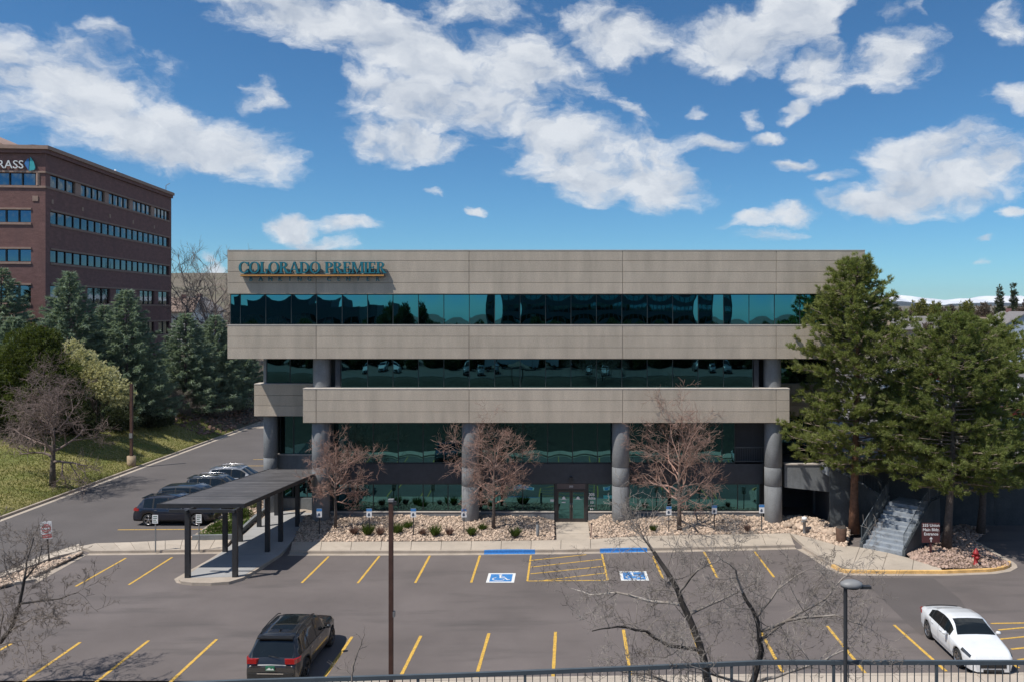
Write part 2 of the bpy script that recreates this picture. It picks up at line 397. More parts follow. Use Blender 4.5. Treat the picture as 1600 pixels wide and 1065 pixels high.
M_rimdk = mat('dark_rim', (.10,.10,.10), .35, n=4, amt=.08, metal=.8)
M_plastic = mat('black_plastic', (.02,.02,.021), .6, n=5, amt=.15)
M_tail = mat('tail_lamp', (.35,.012,.012), .15, n=4, amt=.1, coat=1.0)
M_head = mat('head_lamp', (.07,.075,.08), .1, n=4, amt=.1, coat=1.0, metal=.4)
M_chrome = mat('bright_trim', (.55,.55,.56), .2, n=4, amt=.05, metal=1.0)
M_plate = mat('licence_plate', (.02,.16,.09), .5, n=4, amt=.1)
# ------------------------------------------------------------------ terrain
def smooth(t): t = min(1, max(0, t)); return t*t*(3-2*t)
def H(x, y):
    z = -0.3
    if y > 20:
        t = max(0.0, -35.75 - x)
        if t > 0:
            zz = .02 + (7.6*(1-math.exp(-.30*t/7.6)) if t < 400 else 7.6)
            zz += .35*math.sin(x*.11+y*.07)*smooth(t/8)
            z = max(z, zz)
        if x < -18 and y > 99:
            z = max(z, -.05 + 5.2*smooth((y-99)/26))
    if y < 27.6:                                   # bank up to the terrace below the camera
        z = max(z, .12 + 5.75*smooth((27.6-y)/13.0)) if y > -45 else 3.2
        if y < -20: z = 5.87 - 4.8*smooth((-20-y)/25)
    if y > 130: z = max(z, 3.55*smooth((y-130)/12) + .0*(y-140))
    if y > 180:
        z += (y-180)*.0065*smooth((y-180)/300) if x > 0 else (y-180)*.030*smooth((y-180)/200)*smooth((-x)/60)
        if x < 0:                                  # brown hill beyond the left building
            z += 21*math.exp(-((x+330)/260)**2 - ((y-760)/230)**2)
            z += 9*math.exp(-((x+170)/60)**2 - ((y-600)/130)**2)
        z = min(z, 90)
    return z
def lin(a, b, st): n = max(1, int(abs(b-a)/st)); return [a+(b-a)*i/n for i in range(n)]
XS = 1
xs = lin(-4200,-1000,320)+lin(-1000,-300,50)+lin(-300,-80,10)+lin(-80,-37,2.5)+[-37,-36.4,-35.9,-35.7]+lin(-35.0,80,5)+lin(80,300,20)+lin(300,1000,60)+lin(1000,4200,320)+[4200]
ys = lin(-600,-60,45)+lin(-60,10,5)+lin(10,31,1.5)+lin(31,97,3)+lin(97,145,2.5)+lin(145,400,15)+lin(400,1200,40)+lin(1200,5000,300)+[5000]
tv = [(x, y, H(x, y)) for y in ys for x in xs]; nx = len(xs)
tf = [(j*nx+i, j*nx+i+1, (j+1)*nx+i+1, (j+1)*nx+i) for j in range(len(ys)-1) for i in range(nx-1)]
lawn_f = []; earth_f = []
tb = MB(); tb.v = tv; tb.f = tf; tb.sm = [True]*len(tf)
for f in tf:
    cx = sum(tv[i][0] for i in f)/4; cy = sum(tv[i][1] for i in f)/4
    tb.mi.append(2 if (11 < cy < 27.6 and -90 < cx < 90) else 1 if (-60 < cx < -35.6 and 25 < cy < 92) or (cy < -50 and cy > -70) else 0)
struct(tb.build('terrain', [M_earth, M_lawn, mat('bank_mulch', (.045,.038,.028), .95, n=1.5, amt=.4, bump=1, bscale=6)]))

# snow mountains and dark foothills at the horizon
def ridge(name, y0, depth, x0, x1, nxx, hf, m, ny=7):
    b = MB(); vs = []
    for j in range(ny):
        t = j/(ny-1); prof = math.sin(math.pi*min(1, t*1.0))**.8 if 0 < t < 1 else 0
        for i in range(nxx):
            x = x0 + (x1-x0)*i/(nxx-1)
            vs.append((x + (random.random()-.5)*(x1-x0)/nxx*.6, y0 + depth*t, -40 + (40+hf(x))*prof*(.86+.28*random.random() if 0 < t < 1 and t != .5 else 1)))
    b.add(vs, [(j*nxx+i, j*nxx+i+1, (j+1)*nxx+i+1, (j+1)*nxx+i) for j in range(ny-1) for i in range(nxx-1)], 0, False)
    return struct(b.build(name, m))
M_snow = mat('mountain_snow', (.62,.66,.72), .9, n=.004, col2=(.80,.80,.82), n2=.012, amt2=.12)
M_foot = mat('foothill_forest', (.045,.060,.075), .95, n=.003, amt=.3)
ridge('snow_mountain_range', 9000, 2600, -9000, 14000, 150, lambda x: 170+30*math.sin(x*.0021+1)+18*math.sin(x*.0063)+12*math.sin(x*.017)+(-60 if x < 2500 else 0)*smooth((2500-x)/2500), M_snow)
ridge('foothills', 3600, 900, -5200, 5600, 90, lambda x: (30 + 16*math.sin(x*.0036+2.4) + 6*math.sin(x*.013) + 24*smooth((x-1750)/500)), M_foot)

# ------------------------------------------------------------------ asphalt
ab = MB()
ab.add([(-35.62,29.6,0),(62,29.6,0),(62,99,0),(-35.62,99,0)], [(0,1,2,3)])
lot = struct(ab.build('parking_lot_asphalt', M_asphalt))
def W2(pts, z=0): return [tuple(G(u, v, z))[:2] for u, v in pts]
pb = MB(); pb.sheet([(-35.62,99),(-35.62,43.0)] + W2([(0,900),(64,872),(108,858),(147,847.5),(289,842),(300,840)]) + [(-20.5,99)], .004)
struct(pb.build('drive_asphalt', M_road, lot))
pb = MB(); pb.sheet(W2([(1345,902),(1458,902),(1500,935),(1515,958),(1440,992),(1412,968)]), .004)
struct(pb.build('asphalt_patch', M_asphalt2, lot))
pb = MB(); pb.sheet(W2([(150,676),(385,676),(412,662),(440,655),(440,648),(0,600)])[1:5]+[(-19,101),(-34.8,101),(-34.8,93)], .009)
pc = MB(); pc.box(-35.5,-19,92.5,97.0,-.1,.012); struct(pc.build('concrete_cross_pan', M_curb, lot))
# painted lines
def line(pts, w, m, name='parking_line', z=.008):
    a, b = Vector(pts[0]), Vector(pts[1]); d = (b-a); d.z = 0; d.normalize(); s = Vector((-d.y, d.x, 0))*w/2
    q = MB(); n = 14
    vs = []
    for i in range(n+1):
        p = a.lerp(b, i/n); k = 1+random.uniform(-.12,.10)
        vs += [p - s*k, p + s*k]
    q.add([(v.x, v.y, z) for v in vs], [(2*i, 2*i+2, 2*i+3, 2*i+1) for i in range(n)])
    return q.build(name, m, lot)
def gl(p, q, ext=0):
    a, b = G(*p), G(*q)
    if ext: b = b + (b-a).normalized()*ext
    return a, b
row1 = [((197,871),(118,915.4)),((269,870),(201,913)),((513.5,868.6),(471.4,910)),((592.8,868),(558.7,910.5)),((671.7,867.3),(648.8,910)),((750,867),(736.3,909.4)),
        ((1020,868),(1036,903)),((1100,861.5),(1121,902)),((1178,860),(1209.4,901)),((1215,858.5),(1216,858.6))][:-1]
row2 = [((18.4,1004.7),(-60,1048)),((125.5,1002.6),(37,1064)),((232.3,1000),(150,1065)),((338.6,998),(266,1065)),((445,996),(385,1063)),((550,994),(505,1060)),((657.6,992.6),(622,1064)),((764,988.6),(743,1060)),
        ((868,986.5),(864,1060)),((974,983),(986,1057)),((1080,981),(1105,1053)),((1185,979),(1225,1053)),((1292,977),(1352,1051)),((1397,975.6),(1478,1048)),((1540,1010),(1592,1043))]
for p, q in row1: line(gl(p, q), .115, M_yellow)
for p, q in row2: line(gl(p, q), .125, M_yellow)
for p, q in [((829.5,867),(824,907)),((940.5,865),(949.5,906)),((823.7,907),(950,905.8)),((830.3,874.7),(915.8,865.8)),((829.5,885.3),(940.8,872.9)),((829,895.8),(942,884.2)),((842,907),(946,894.5))]:
    line(gl(p, q), .10, M_yellow, z=.008 + random.random()*.002)
for p, q in [((1548,973.5),(1690,971)),((1560,983.5),(1690,971.6)),((1562,998),(1700,984)),((1580,1013.5),(1700,1001)),((1590,1030),(1710,1018))]:
    line(gl(p, q), .11, M_yellow, z=.008 + random.random()*.002)
for v in (827,):
    line(gl((184,827),(322,826)), .12, M_yellow)
for y, x0 in ((67.2,-27.6),(70.3,-27.6),(73.3,-27.6),(76.4,-27.6)):
    line((Vector((x0,y,0)), Vector((-21.8,y,0))), .12, M_yellow)
for y in (54.0,57.0,60.1,63.4): line((Vector((-27.0,y,0)), Vector((-22.3,y,0))), .12, M_yellow)
# accessible-parking emblems
def emblem(u, v):
    c = G(u, v); q = MB()
    sq = MB(); sq.sheet([(c.x-.68,c.y-.72),(c.x+.68,c.y-.72),(c.x+.68,c.y+.72),(c.x-.68,c.y+.72)], .008); o = sq.build('emblem_border', M_white, lot)
    sq = MB(); sq.sheet([(c.x-.54,c.y-.56),(c.x+.54,c.y-.56),(c.x+.54,c.y+.56),(c.x-.54,c.y+.56)], .012); sq.build('emblem_field', M_blue, o)
    def strip(pts, w):
        for a, b in zip(pts, pts[1:]):
            a = Vector((*a,0)); b = Vector((*b,0)); d = (b-a).normalized(); s = Vector((-d.y,d.x,0))*w/2; d = d*w*.3
            q.add([(p.x+c.x, p.y+c.y, .016+len(q.v)*.00002) for p in (a-d-s,b+d-s,b+d+s,a-d+s)], [(0,1,2,3)])
    q.add([(c.x-.06+.085*math.cos(k*math.pi/5), c.y+.40+.085*math.sin(k*math.pi/5), .0165) for k in range(10)], [tuple(range(10))])
    strip([(-.06,.28),(-.04,-.02),(.20,-.04),(.32,-.30),(.42,-.27)], .075); strip([(-.05,.14),(.16,.13)], .06)
    strip([(-.10+.30*math.cos(t), -.20+.24*math.sin(t)) for t in [2.1+.42*k for k in range(10)]], .055)
    q.build('wheelchair_symbol', M_white, o)
emblem(783, 902); emblem(990.5, 899)

# ------------------------------------------------------------------ pavements
walk = struct(thing('sidewalk', '', '')); del walk['label']; del walk['category']
kerb = struct(thing('kerb', '', '')); del kerb['label']; del kerb['category']
def interp(pl, t):
    L = [0]
    for a, b in zip(pl, pl[1:]): L.append(L[-1] + math.dist(a, b))
    d = t*L[-1]
    for i in range(len(pl)-1):
        if d <= L[i+1] or i == len(pl)-2:
            k = (d-L[i])/max(1e-9, L[i+1]-L[i]); return tuple(pl[i][j]+(pl[i+1][j]-pl[i][j])*k for j in range(len(pl[i])))
def slabs(front, back, n, m, name='sidewalk_slab', z=.15, gap=.012, parent=walk):
    for i in range(n):
        t0, t1 = i/n, (i+1)/n
        a, b = interp(front, t0), interp(front, t1); c, d = interp(back, t1), interp(back, t0)
        L = math.dist(a, b); g = gap/max(L, .1)
        A = interp(front, t0+g/n); B = interp(front, t1-g/n); Cc = interp(back, t1-g/n); D = interp(back, t0+g/n)
        q = MB(); dz = random.uniform(-.003,.003); q.prism([A,B,Cc,D], -.05, z+dz)
        q.build(name, m, parent)
def strip(front, back, z0, z1, m, name, parent, n=None):
    """continuous strip between two polylines with top at z1"""
    n = n or 12; q = MB()
    F = [interp(front, i/n) for i in range(n+1)]; B = [interp(back, i/n) for i in range(n+1)]
    vs = []
    for f, b in zip(F, B): vs += [(f[0],f[1],z0),(f[0],f[1],z1),(b[0],b[1],z1),(b[0],b[1],z0)]
    fs = []
    for i in range(n):
        o = 4*i
        fs += [(o,o+4,o+5,o+1),(o+1,o+5,o+6,o+2),(o+2,o+6,o+7,o+3)]
    fs += [(0,1,2,3),(4*n,4*n+3,4*n+2,4*n+1)]
    q.add(vs, fs); return q.build(name, m, parent)
def shift(pl, dy): return [(x, y+dy) for x, y in pl]
edgeM = W2([(449,867.5),(515,867.5),(700,867),(870,865.5),(1060,862),(1245,857.5)])
strip(edgeM, shift(edgeM, .34), -.02, .014, M_curb, 'gutter', kerb, 20)
strip(shift(edgeM, .34), shift(edgeM, .50), -.02, .15, M_curb, 'kerb_stone', kerb, 20)
backM = W2([(456,845.5),(700,845),(866,843),(925,841.5),(985,837),(1100,834.5),(1234,832)], .15)
slabs(shift(edgeM, .512), backM, 17, M_walk)
# blue painted kerb ramps
def seg(pl, x0, x1, n=6):
    out = []
    for i in range(n+1):
        x = x0+(x1-x0)*i/n
        for a, b in zip(pl, pl[1:]):
            if a[0] <= x <= b[0]: out.append((x, a[1]+(b[1]-a[1])*(x-a[0])/(b[0]-a[0]))); break
    return out
for u0, u1 in ((756,836),(938,1012)):
    s = seg(edgeM, (u0-CU)/CF*44.9, (u1-CU)/CF*45.2, 8)
    q = MB(); vs = []
    for i, p in enumerate(s):
        w = .07*math.sin(math.pi*i/8)
        vs += [(p[0],p[1]+.10+random.uniform(-.03,.03),.019),(p[0],p[1]+.330,.019),(p[0],p[1]+.334,.154),(p[0],p[1]+.42+w+random.uniform(0,.05),.157)]
    q.add(vs, [(4*i+j, 4*i+4+j, 4*i+5+j, 4*i+1+j) for i in range(8) for j in range(3)]); q.build('blue_kerb_paint', M_blue, kerb)
# right-hand apron and yellow kerb
edgeR = W2([(1245,857.5),(1262,867),(1290,886),(1303,893.5),(1322,898),(1380,899),(1480,899),(1556,896),(1580,892),(1590,886),(1588,880),(1528,846)])
rk = [(x,y) for x,y in edgeR]
def inset(pl, d):
    out = []
    for i, p in enumerate(pl):
        a = Vector(pl[max(i-1,0)]); b = Vector(pl[min(i+1,len(pl)-1)]); t = (b-a).normalized()
        out.append((p[0]-t.y*d, p[1]+t.x*d))
    return out
r1 = inset(edgeR, .30); r2 = inset(edgeR, .48)
strip(edgeR, r1, -.02, .013, M_curb, 'gutter', kerb, 40)
strip(r1[:3], r2[:3], -.02, .151, M_curb, 'kerb_stone', kerb, 10)
strip(r1[2:11], r2[2:11], -.02, .153, mat('yellow_kerb_paint', (.74,.46,.17), .75, n=3, amt=.25, n2=30, amt2=.2), 'yellow_kerb_stone', kerb, 30)
strip(r1[10:], r2[10:], -.02, .151, M_curb, 'kerb_stone', kerb, 8)
fr = inset(edgeR, .49)[:7]
ST0 = (16.15, 45.75); ST1 = (17.95, 44.05)      # foot of the outdoor stairs, left and right
bk = W2([(1234,832),(1269,840),(1322,855)], .15) + [ST0, ST1] + W2([(1425,872),(1469,885)], .15)
slabs(fr, bk, 6, M_walk)
# left strip
edgeL = W2([(134,867),(200,866.5),(345,864.5)]); strip(edgeL, shift(edgeL,.32), -.02, .013, M_curb, 'gutter', kerb, 6)
strip(shift(edgeL,.32), shift(edgeL,.48), -.02, .15, M_curb, 'kerb_stone', kerb, 6)
slabs(shift(edgeL,.49), W2([(123,853),(150,847.5),(210,846),(289,842),(362,841)], .15), 9, M_walk)
out1 = W2([(-60,930),(0,900),(64,872),(108,858),(123,853)]); in1 = W2([(-60,937),(0,905),(54,885),(88,872),(128,863.5)])
strip(in1, out1, -.02, .15, M_walk, 'kerb_stone', kerb, 14)
e2 = W2([(57.5,910),(134,867)]); e2b = W2([(48,906),(130,864)]); e2c = W2([(40,903),(124,862.5)])
strip(e2, e2b, -.02, .013, M_curb, 'gutter', kerb, 6); strip(e2b, e2c, -.02, .15, M_curb, 'kerb_stone', kerb, 6)
strip(W2([(-70,936),(0,917),(57,908)]), W2([(-70,925),(0,906.5),(45,899)]), -.02, .14, M_walk, 'sidewalk_slab', walk, 4)
# canopy pad
padpx = [(272,904),(276,910),(296,913),(330,913.5),(362,911),(384,905),(402,894),(441,867),(457,845),(484,812),(500,800),(440,788),(426,796),(378,836),(373,845),(340,866)]
pad = W2(padpx)
q = MB(); q.prism(pad, -.02, .013); q.build('gutter', M_curb, kerb)
cx = sum(p[0] for p in pad)/len(pad); 
pad2 = inset(pad[:9]+pad[9:], -.0)
padk = W2([(279,903),(283,907),(300,909),(330,909.5),(358,907.5),(380,901),(398,890.5),(439,864.5),(455,844),(484,811),(500,799),(440,787),(424,795),(376,836),(371,845),(342,863)], .15)
q = MB(); q.prism(padk, -.02, .142); q.build('kerb_stone', M_curb, kerb)
padf = W2([(286,902.5),(288,905),(302,907),(330,907.4),(356,905.3),(377,899),(396,888),(437.5,864)], .15)
# pad slabs: rows going back
rows_l = W2([(286,902),(312,884),(340,866.5),(352,857),(365,847),(377,838),(390,826),(402,816),(414,806.5),(427,797)], .15)
rows_r = W2([(378,900),(404,884),(438,865),(447,856),(456,845),(463,836),(471,826),(479,816),(487,808),(495,801)], .15)
for i in range(9):
    q = MB(); a, b, c, d = rows_l[i], rows_r[i], rows_r[i+1], rows_l[i+1]; g = .012
    q.prism([(a[0]+g,a[1]+g),(b[0]-g,b[1]+g),(c[0]-g,c[1]-g),(d[0]+g,d[1]-g)], 0, .152); q.build('canopy_slab', M_pad, walk)
# walk to the door
q = MB(); a = G(870,843,.15); b = G(922,842,.15)
x0, x1 = PX(868,51.6), PX(919,51.6)
for i in range(3):
    t0, t1 = i/3, (i+1)/3; e = .012/3
    def P3(t, s): 
        xa = a.x+(x0-a.x)*t; xb = b.x+(x1-b.x)*t; return (xa if s == 0 else xb, a.y+.012+(51.75-a.y)*t, .151-.10*t)
    q = MB(); vs = [P3(t0+e,0),P3(t0+e,1),P3(t1-e,1),P3(t1-e,0)]; q.add(vs+[(x,y,-.05) for x,y,z in vs], [(0,1,2,3),(4,5,1,0),(5,6,2,1),(6,7,3,2),(7,4,0,3)])
    q.build('door_walk_slab', M_walk, walk)
# drive kerb along the lawn
lk_ = [(-35.62, 24), (-35.62, 99)]
strip([(-35.22,24),(-35.22,99)], [(-35.62,24),(-35.62,99)], -.02, .013, M_walk, 'gutter', kerb, 20)
strip([(-35.62,24),(-35.62,99)], [(-35.80,24),(-35.80,99)], -.3, .16, M_curb, 'kerb_stone', kerb, 20)
# near kerb at the foot of the bank
nk = W2([(-200,1073),(300,1066),(700,1058.5),(1200,1052),(1600,1050),(1900,1049)])
strip(shift(nk,-.35), nk, -.05, .013, M_walk, 'gutter', kerb, 12)
strip(shift(nk,-.50), shift(nk,-.35), -.3, .15, M_walk, 'kerb_stone', kerb, 12)
slabs(shift(nk,-2.4), shift(nk,-.515), 16, M_walk)
# parking kerb in front of the left row of cars, planter and its low wall
pk = W2([(296,844),(330,820),(361,796),(400,765),(431,741)], .0)
strip(inset(pk,-.0), inset(pk, .0-.18), -.02, .15, M_curb, 'kerb_stone', kerb, 10)

# ------------------------------------------------------------------ planting beds and rocks
def loftbed(front, back, zf, nu, nv, m, name):
    q = MB(); vs = []
    for j in range(nv+1):
        t = j/nv
        for i in range(nu+1):
            f = interp(front, i/nu); b = interp(back, i/nu)
            vs.append((f[0]+(b[0]-f[0])*t, f[1]+(b[1]-f[1])*t, zf(t, i/nu)))
    q.add(vs, [(j*(nu+1)+i, j*(nu+1)+i+1, (j+1)*(nu+1)+i+1, (j+1)*(nu+1)+i) for j in range(nv) for i in range(nu)], 0, True)
    return struct(q.build(name, m))
def rockfield(front, back, zf, count, rmin, rmax, m, label, seed=1, tmax=1.0, name='river_rocks'):
    rg = np.random.default_rng(seed)
    t = (1+5**.5)/2
    base = np.array([(0,0,1),(.9,0,.3),(.28,.86,.3),(-.73,.53,.3),(-.73,-.53,.3),(.28,-.86,.3),(.6,.5,-.4),(-.6,.5,-.4),(-.5,-.6,-.4),(.6,-.5,-.4)], float)
    tri = np.array([(0,1,2),(0,2,3),(0,3,4),(0,4,5),(0,5,1),(1,6,2),(2,6,7),(2,7,3),(3,7,8),(3,8,4),(4,8,5),(5,8,9),(5,9,1),(1,9,6)])
    Vs = []; Ts = []
    for k in range(count):
        s, tt = rg.random(), rg.random()*tmax
        f = interp(front, s); b = interp(back, s)
        x = f[0]+(b[0]-f[0])*tt; y = f[1]+(b[1]-f[1])*tt; z = zf(tt, s)
        r = rmin + (rmax-rmin)*rg.random()**2.2
        v = base*(1+rg.uniform(-.28,.28,(10,1)))*np.array([r*rg.uniform(.8,1.3), r*rg.uniform(.7,1.1), r*rg.uniform(.5,.85)])
        a = rg.uniform(0, 6.28); c_, s_ = math.cos(a), math.sin(a)
        v = v @ np.array([[c_,s_,0],[-s_,c_,0],[0,0,1]])
        Vs.append(v + np.array([x,y,z+r*.25])); Ts.append(tri+10*k)
    return stuff(npmesh(name, np.concatenate(Vs), np.concatenate(Ts), m), label, 'rocks')
bf1 = W2([(458,845.2),(600,844.6),(866,842.6)], .15); bb1 = [(PX(484,52.5),51.6),(PX(560,51.5),51.44),(PX(866,51.44),51.44)]
zb1 = lambda t, s: .13 + .36*smooth(t*1.15)*(.85+.15*math.sin(s*19))*(1-smooth((s-.93)/.07)*.8)
loftbed(bf1, bb1, zb1, 60, 10, M_gravel, 'gravel_bed')
rockfield(bf1, bb1, zb1, 9000, .035, .115, M_rock, 'tan river rocks in the bed left of the entrance walk', 3)
bf2 = W2([(924,841.2),(985,836.6),(1100,834.2),(1234,831.7),(1269,839.5),(1322,854.5)], .15); bb2 = [(PX(919,51.44),51.44),(PX(1050,51.44),51.44),(PX(1190,51.44),51.44),(13.4,51.6),(15.2,51.2),(16.6,48.5)]
zb2 = lambda t, s: .13 + .36*smooth(t*1.15)*(.85+.15*math.sin(s*17))*smooth(s/.07) if s < .8 else .13+.3*smooth(t)
loftbed(bf2, bb2, zb2, 70, 10, M_gravel, 'gravel_bed')
rockfield(bf2, bb2, zb2, 9500, .035, .12, M_rock, 'tan river rocks in the bed right of the entrance walk', 4)
# darker boulders below the bridge
rockfield(W2([(1225,828),(1300,842)]), [(13.6,49.5),(16.3,47.6)], lambda t,s:.25, 90, .18, .36, M_rock, 'larger fieldstones piled below the concrete bridge', 8, name='fieldstones')
bf3 = inset(edgeR,.49)[6:]; bb3 = [ST1, (18.3,45.5), (20.2,47.2), (22.3,49.6), (24.0,50.4)]
bf3 = W2([(1424,872.5),(1469,886.5),(1545,887),(1572,884),(1578,880),(1520,846.5),(1545,828)], .15); bb3 = [(18.1,44.4),(18.4,45.0),(19.6,46.2),(20.5,47.2),(21.6,48.4),(22.6,49.5),(23.8,50.5)]
loftbed(bf3, bb3, lambda t,s:.13+.08*math.sin(t*3), 24, 8, M_mulch, 'mulch_island')
rockfield(bf3, bb3, lambda t,s:.13+.08*math.sin(t*3), 3600, .04, .12, M_rockpink, 'pinkish rocks in the island at the fire hydrant', 5, tmax=.95)
bf4 = W2([(-60,936),(0,916.5),(44,904),(128,864)], .1); bb4 = W2([(-60,932),(0,905),(54,885),(126,863.8)], .1)
loftbed(bf4, bb4, lambda t,s:.11, 20, 5, M_gravel, 'gravel_bed')
rockfield(bf4, bb4, lambda t,s:.11, 1500, .04, .12, M_rock, 'tan rocks in the wedge bed by the entry sign', 6)
# planter between the left cars and the canopy
bf5 = W2([(301,843),(345,842.5),(366,841),(378,833),(398,817),(415,803),(428,793)], .12); bb5 = W2([(298,843),(332,820),(352,803),(366,792),(385,777),(410,757),(433,740)], .12)
loftbed(bf5, bb5, lambda t,s:.13+.12*math.sin(math.pi*t), 20, 5, M_gravel, 'gravel_bed')
rockfield(bf5, bb5, lambda t,s:.13+.12*math.sin(math.pi*t), 1500, .05, .13, M_rock, 'tan rocks in the planter left of the canopy', 7)
# rock slope at the far end of the lawn
def zr(t, s): return 0
fr6 = [(-36.2,84),(-36.2,98),(-30,100.5),(-22,101)]; bk6 = [(-50,88),(-46,104),(-34,112),(-22,112)]
q = None
rg6 = (lambda t, s: None)
def terr(front, back):
    def f(t, s):
        a = interp(front, s); b = interp(back, s); return H(a[0]+(b[0]-a[0])*t, a[1]+(b[1]-a[1])*t)
    return f
rockfield(fr6, bk6, terr(fr6, bk6), 2200, .08, .30, mat('bank_stone', (.22,.14,.105), .95, n=2, amt=.3, island=.4), 'reddish stones on the bank behind the drive', 9, name='bank_stones')

# lawn grass
def blades(poly_fn, count, h, label, seed, w=.05):
    rg = np.random.default_rng(seed); Vs = np.zeros((count*3, 3)); 
    for k in range(count):
        x, y, z = poly_fn(rg); a = rg.uniform(0, 6.28); hh = h*rg.uniform(.5,1.3); lx, ly = rg.uniform(-.5,.5,2)*hh
        Vs[3*k] = (x-math.cos(a)*w, y-math.sin(a)*w, z); Vs[3*k+1] = (x+math.cos(a)*w, y+math.sin(a)*w, z); Vs[3*k+2] = (x+lx, y+ly, z+hh)
    return stuff(npmesh('lawn_grass', Vs, np.arange(count*3).reshape(-1,3), M_blade), label, 'grass')
def lawnpt(rg):
    x = -35.9 - 18*rg.random()**1.3; y = 46+44*rg.random(); return x, y, H(x, y)-.02
blades(lawnpt, 60000, .13, 'short spring grass on the sloping lawn left of the drive', 21, .035)
def plantpt(rg):
    s = rg.uniform(.05,.52); t = rg.uniform(.12,.85); a = interp(bf5, s); b = interp(bb5, s)
    return a[0]+(b[0]-a[0])*t, a[1]+(b[1]-a[1])*t, .2
o = blades(plantpt, 9000, .16, 'green wedge of grass between the black car and the canopy', 22, .03); o.data.materials[0] = mat('green_wedge_blades', (.12,.19,.03), .8, n=3, amt=.3, island=.4)
# low wall of the planter
q = MB(); lw = W2([(300,844.5),(366,843.5)], .1); q.prism([lw[0],lw[1],(lw[1][0],lw[1][1]+.2),(lw[0][0],lw[0][1]+.2)], -.02, .42)
wp = W2([(366,843.5),(380,832.5),(398,815.5),(418,799)], .1)
q2 = MB()
pw = thing('planter_wall', 'low grey concrete wall edging the planter left of the canopy', 'wall', (lw[0][0], lw[0][1], 0))
q.build('front_wall', M_bridge, pw, off=pw.location)
q2.prism(wp + [(x-.18, y+.06) for x, y in wp[::-1]], -.02, .44); q2.build('side_wall', M_bridge, pw, off=pw.location)
# ------------------------------------------------------------------ the office building
YF = 49.9
B = thing('office_building', 'long office block of ribbed tan concrete bands and teal ribbon windows on round columns', 'building', (-1.2, 55, 0))
OB = Vector(B.location)
def bb(name, m, parent=B, **k):
    return lambda q: q.build(name, m, parent, off=OB, **k)
def fx(u, y=YF): return PX(u, y)
def panel(x0, x1, y0, y1, z0, z1, parent=B, name='concrete_panel', back=.30):
    q = MB(); e = .016
    # panel face with bevelled edges, body behind
    q.box(x0, x1, y0+e, y1, z0, z1)
    a = (x0+e*.6, x1-e*.6, z0+e*.6, z1-e*.6)
    vs = [(x0,y0+e-.001,z0),(x1,y0+e-.001,z0),(x1,y0+e-.001,z1),(x0,y0+e-.001,z1),(a[0],y0,a[2]),(a[1],y0,a[2]),(a[1],y0,a[3]),(a[0],y0,a[3])]
    q.add(vs, [(4,5,6,7),(0,1,5,4),(1,2,6,5),(2,3,7,6),(3,0,4,7)])
    return q.build(name, M_panel, parent, off=OB)
joints = [fx(u) for u in (355,494,733,973,1213,1352)]
def band(xs_, z0, z1, rows, y=YF, depth=.4):
    hs = [z1-(z1-z0)*r for r in rows]
    for i in range(len(xs_)-1):
        for a, b in zip(hs, hs[1:]): panel(xs_[i]+.014, xs_[i+1]-.014, y, y+depth, b+.009, a-.009)
    q = MB(); q.box(xs_[0]+.03, xs_[-1]-.03, y+.04, y+depth+.3, z0+.03, z1-.03); q.build('panel_backing', M_joint, B, off=OB)
    q = MB(); q.box(xs_[0], xs_[-1], y-.015, y+depth+.6, z1-.004, z1+.045); q.build('coping', M_panel_lip, B, off=OB)
Zr1, Zr0 = 16.70, 14.10; Z21, Z20 = 12.22, 10.23; Z31, Z30 = 8.43, 6.40
band(joints, Zr0, Zr1, (0,.235,.49,.74,1)); band(joints, Z20, Z21, (0,.33,.665,1))
j3 = [fx(473), fx(494), fx(733), fx(973), fx(1213), fx(1234)]
band(j3, Z30, Z31, (0,.34,.67,1))
XL, XR = joints[0], joints[-1]
YB = 53.0                                        # set-back corner bands
for xa, xb in ((XL+.45, -15.9), (13.5, XR-.45)):
    hs = [Z31-(Z31-Z30)*r for r in (0,.34,.67,1)]
    for a, b in zip(hs, hs[1:]): panel(xa, xb, YB, YB+.4, b+.009, a-.009)
    q = MB(); q.box(xa+.03, xb-.03, YB+.05, YB+.7, Z30+.03, Z31-.03); q.build('panel_backing', M_joint, B, off=OB)
    q = MB(); q.box(xa, xb, YB-.015, YB+1.0, Z31-.004, Z31+.045); q.build('coping', M_panel_lip, B, off=OB)
YK = 74.0
# side bands running back
for x, s in ((XL, 1), (XR, -1)):
    for z0, z1 in ((Zr0,Zr1),(Z20,Z21)):
        q = MB(); q.box(min(x,x+s*.4), max(x,x+s*.4), YF+.42, YK, z0, z1); q.build('side_band', M_panel, B, off=OB)
for x, s in ((XL+.45, 1), (XR-.45, -1)):
    q = MB(); q.box(min(x,x+s*.4), max(x,x+s*.4), YB+.42, YK, Z30, Z31); q.build('side_band', M_panel, B, off=OB)
for x in (j3[0]+.02, j3[-1]-.42):
    q = MB(); q.box(x, x+.4, YF+.42, YB+.2, Z30, Z31); q.build('side_band', M_panel, B, off=OB)
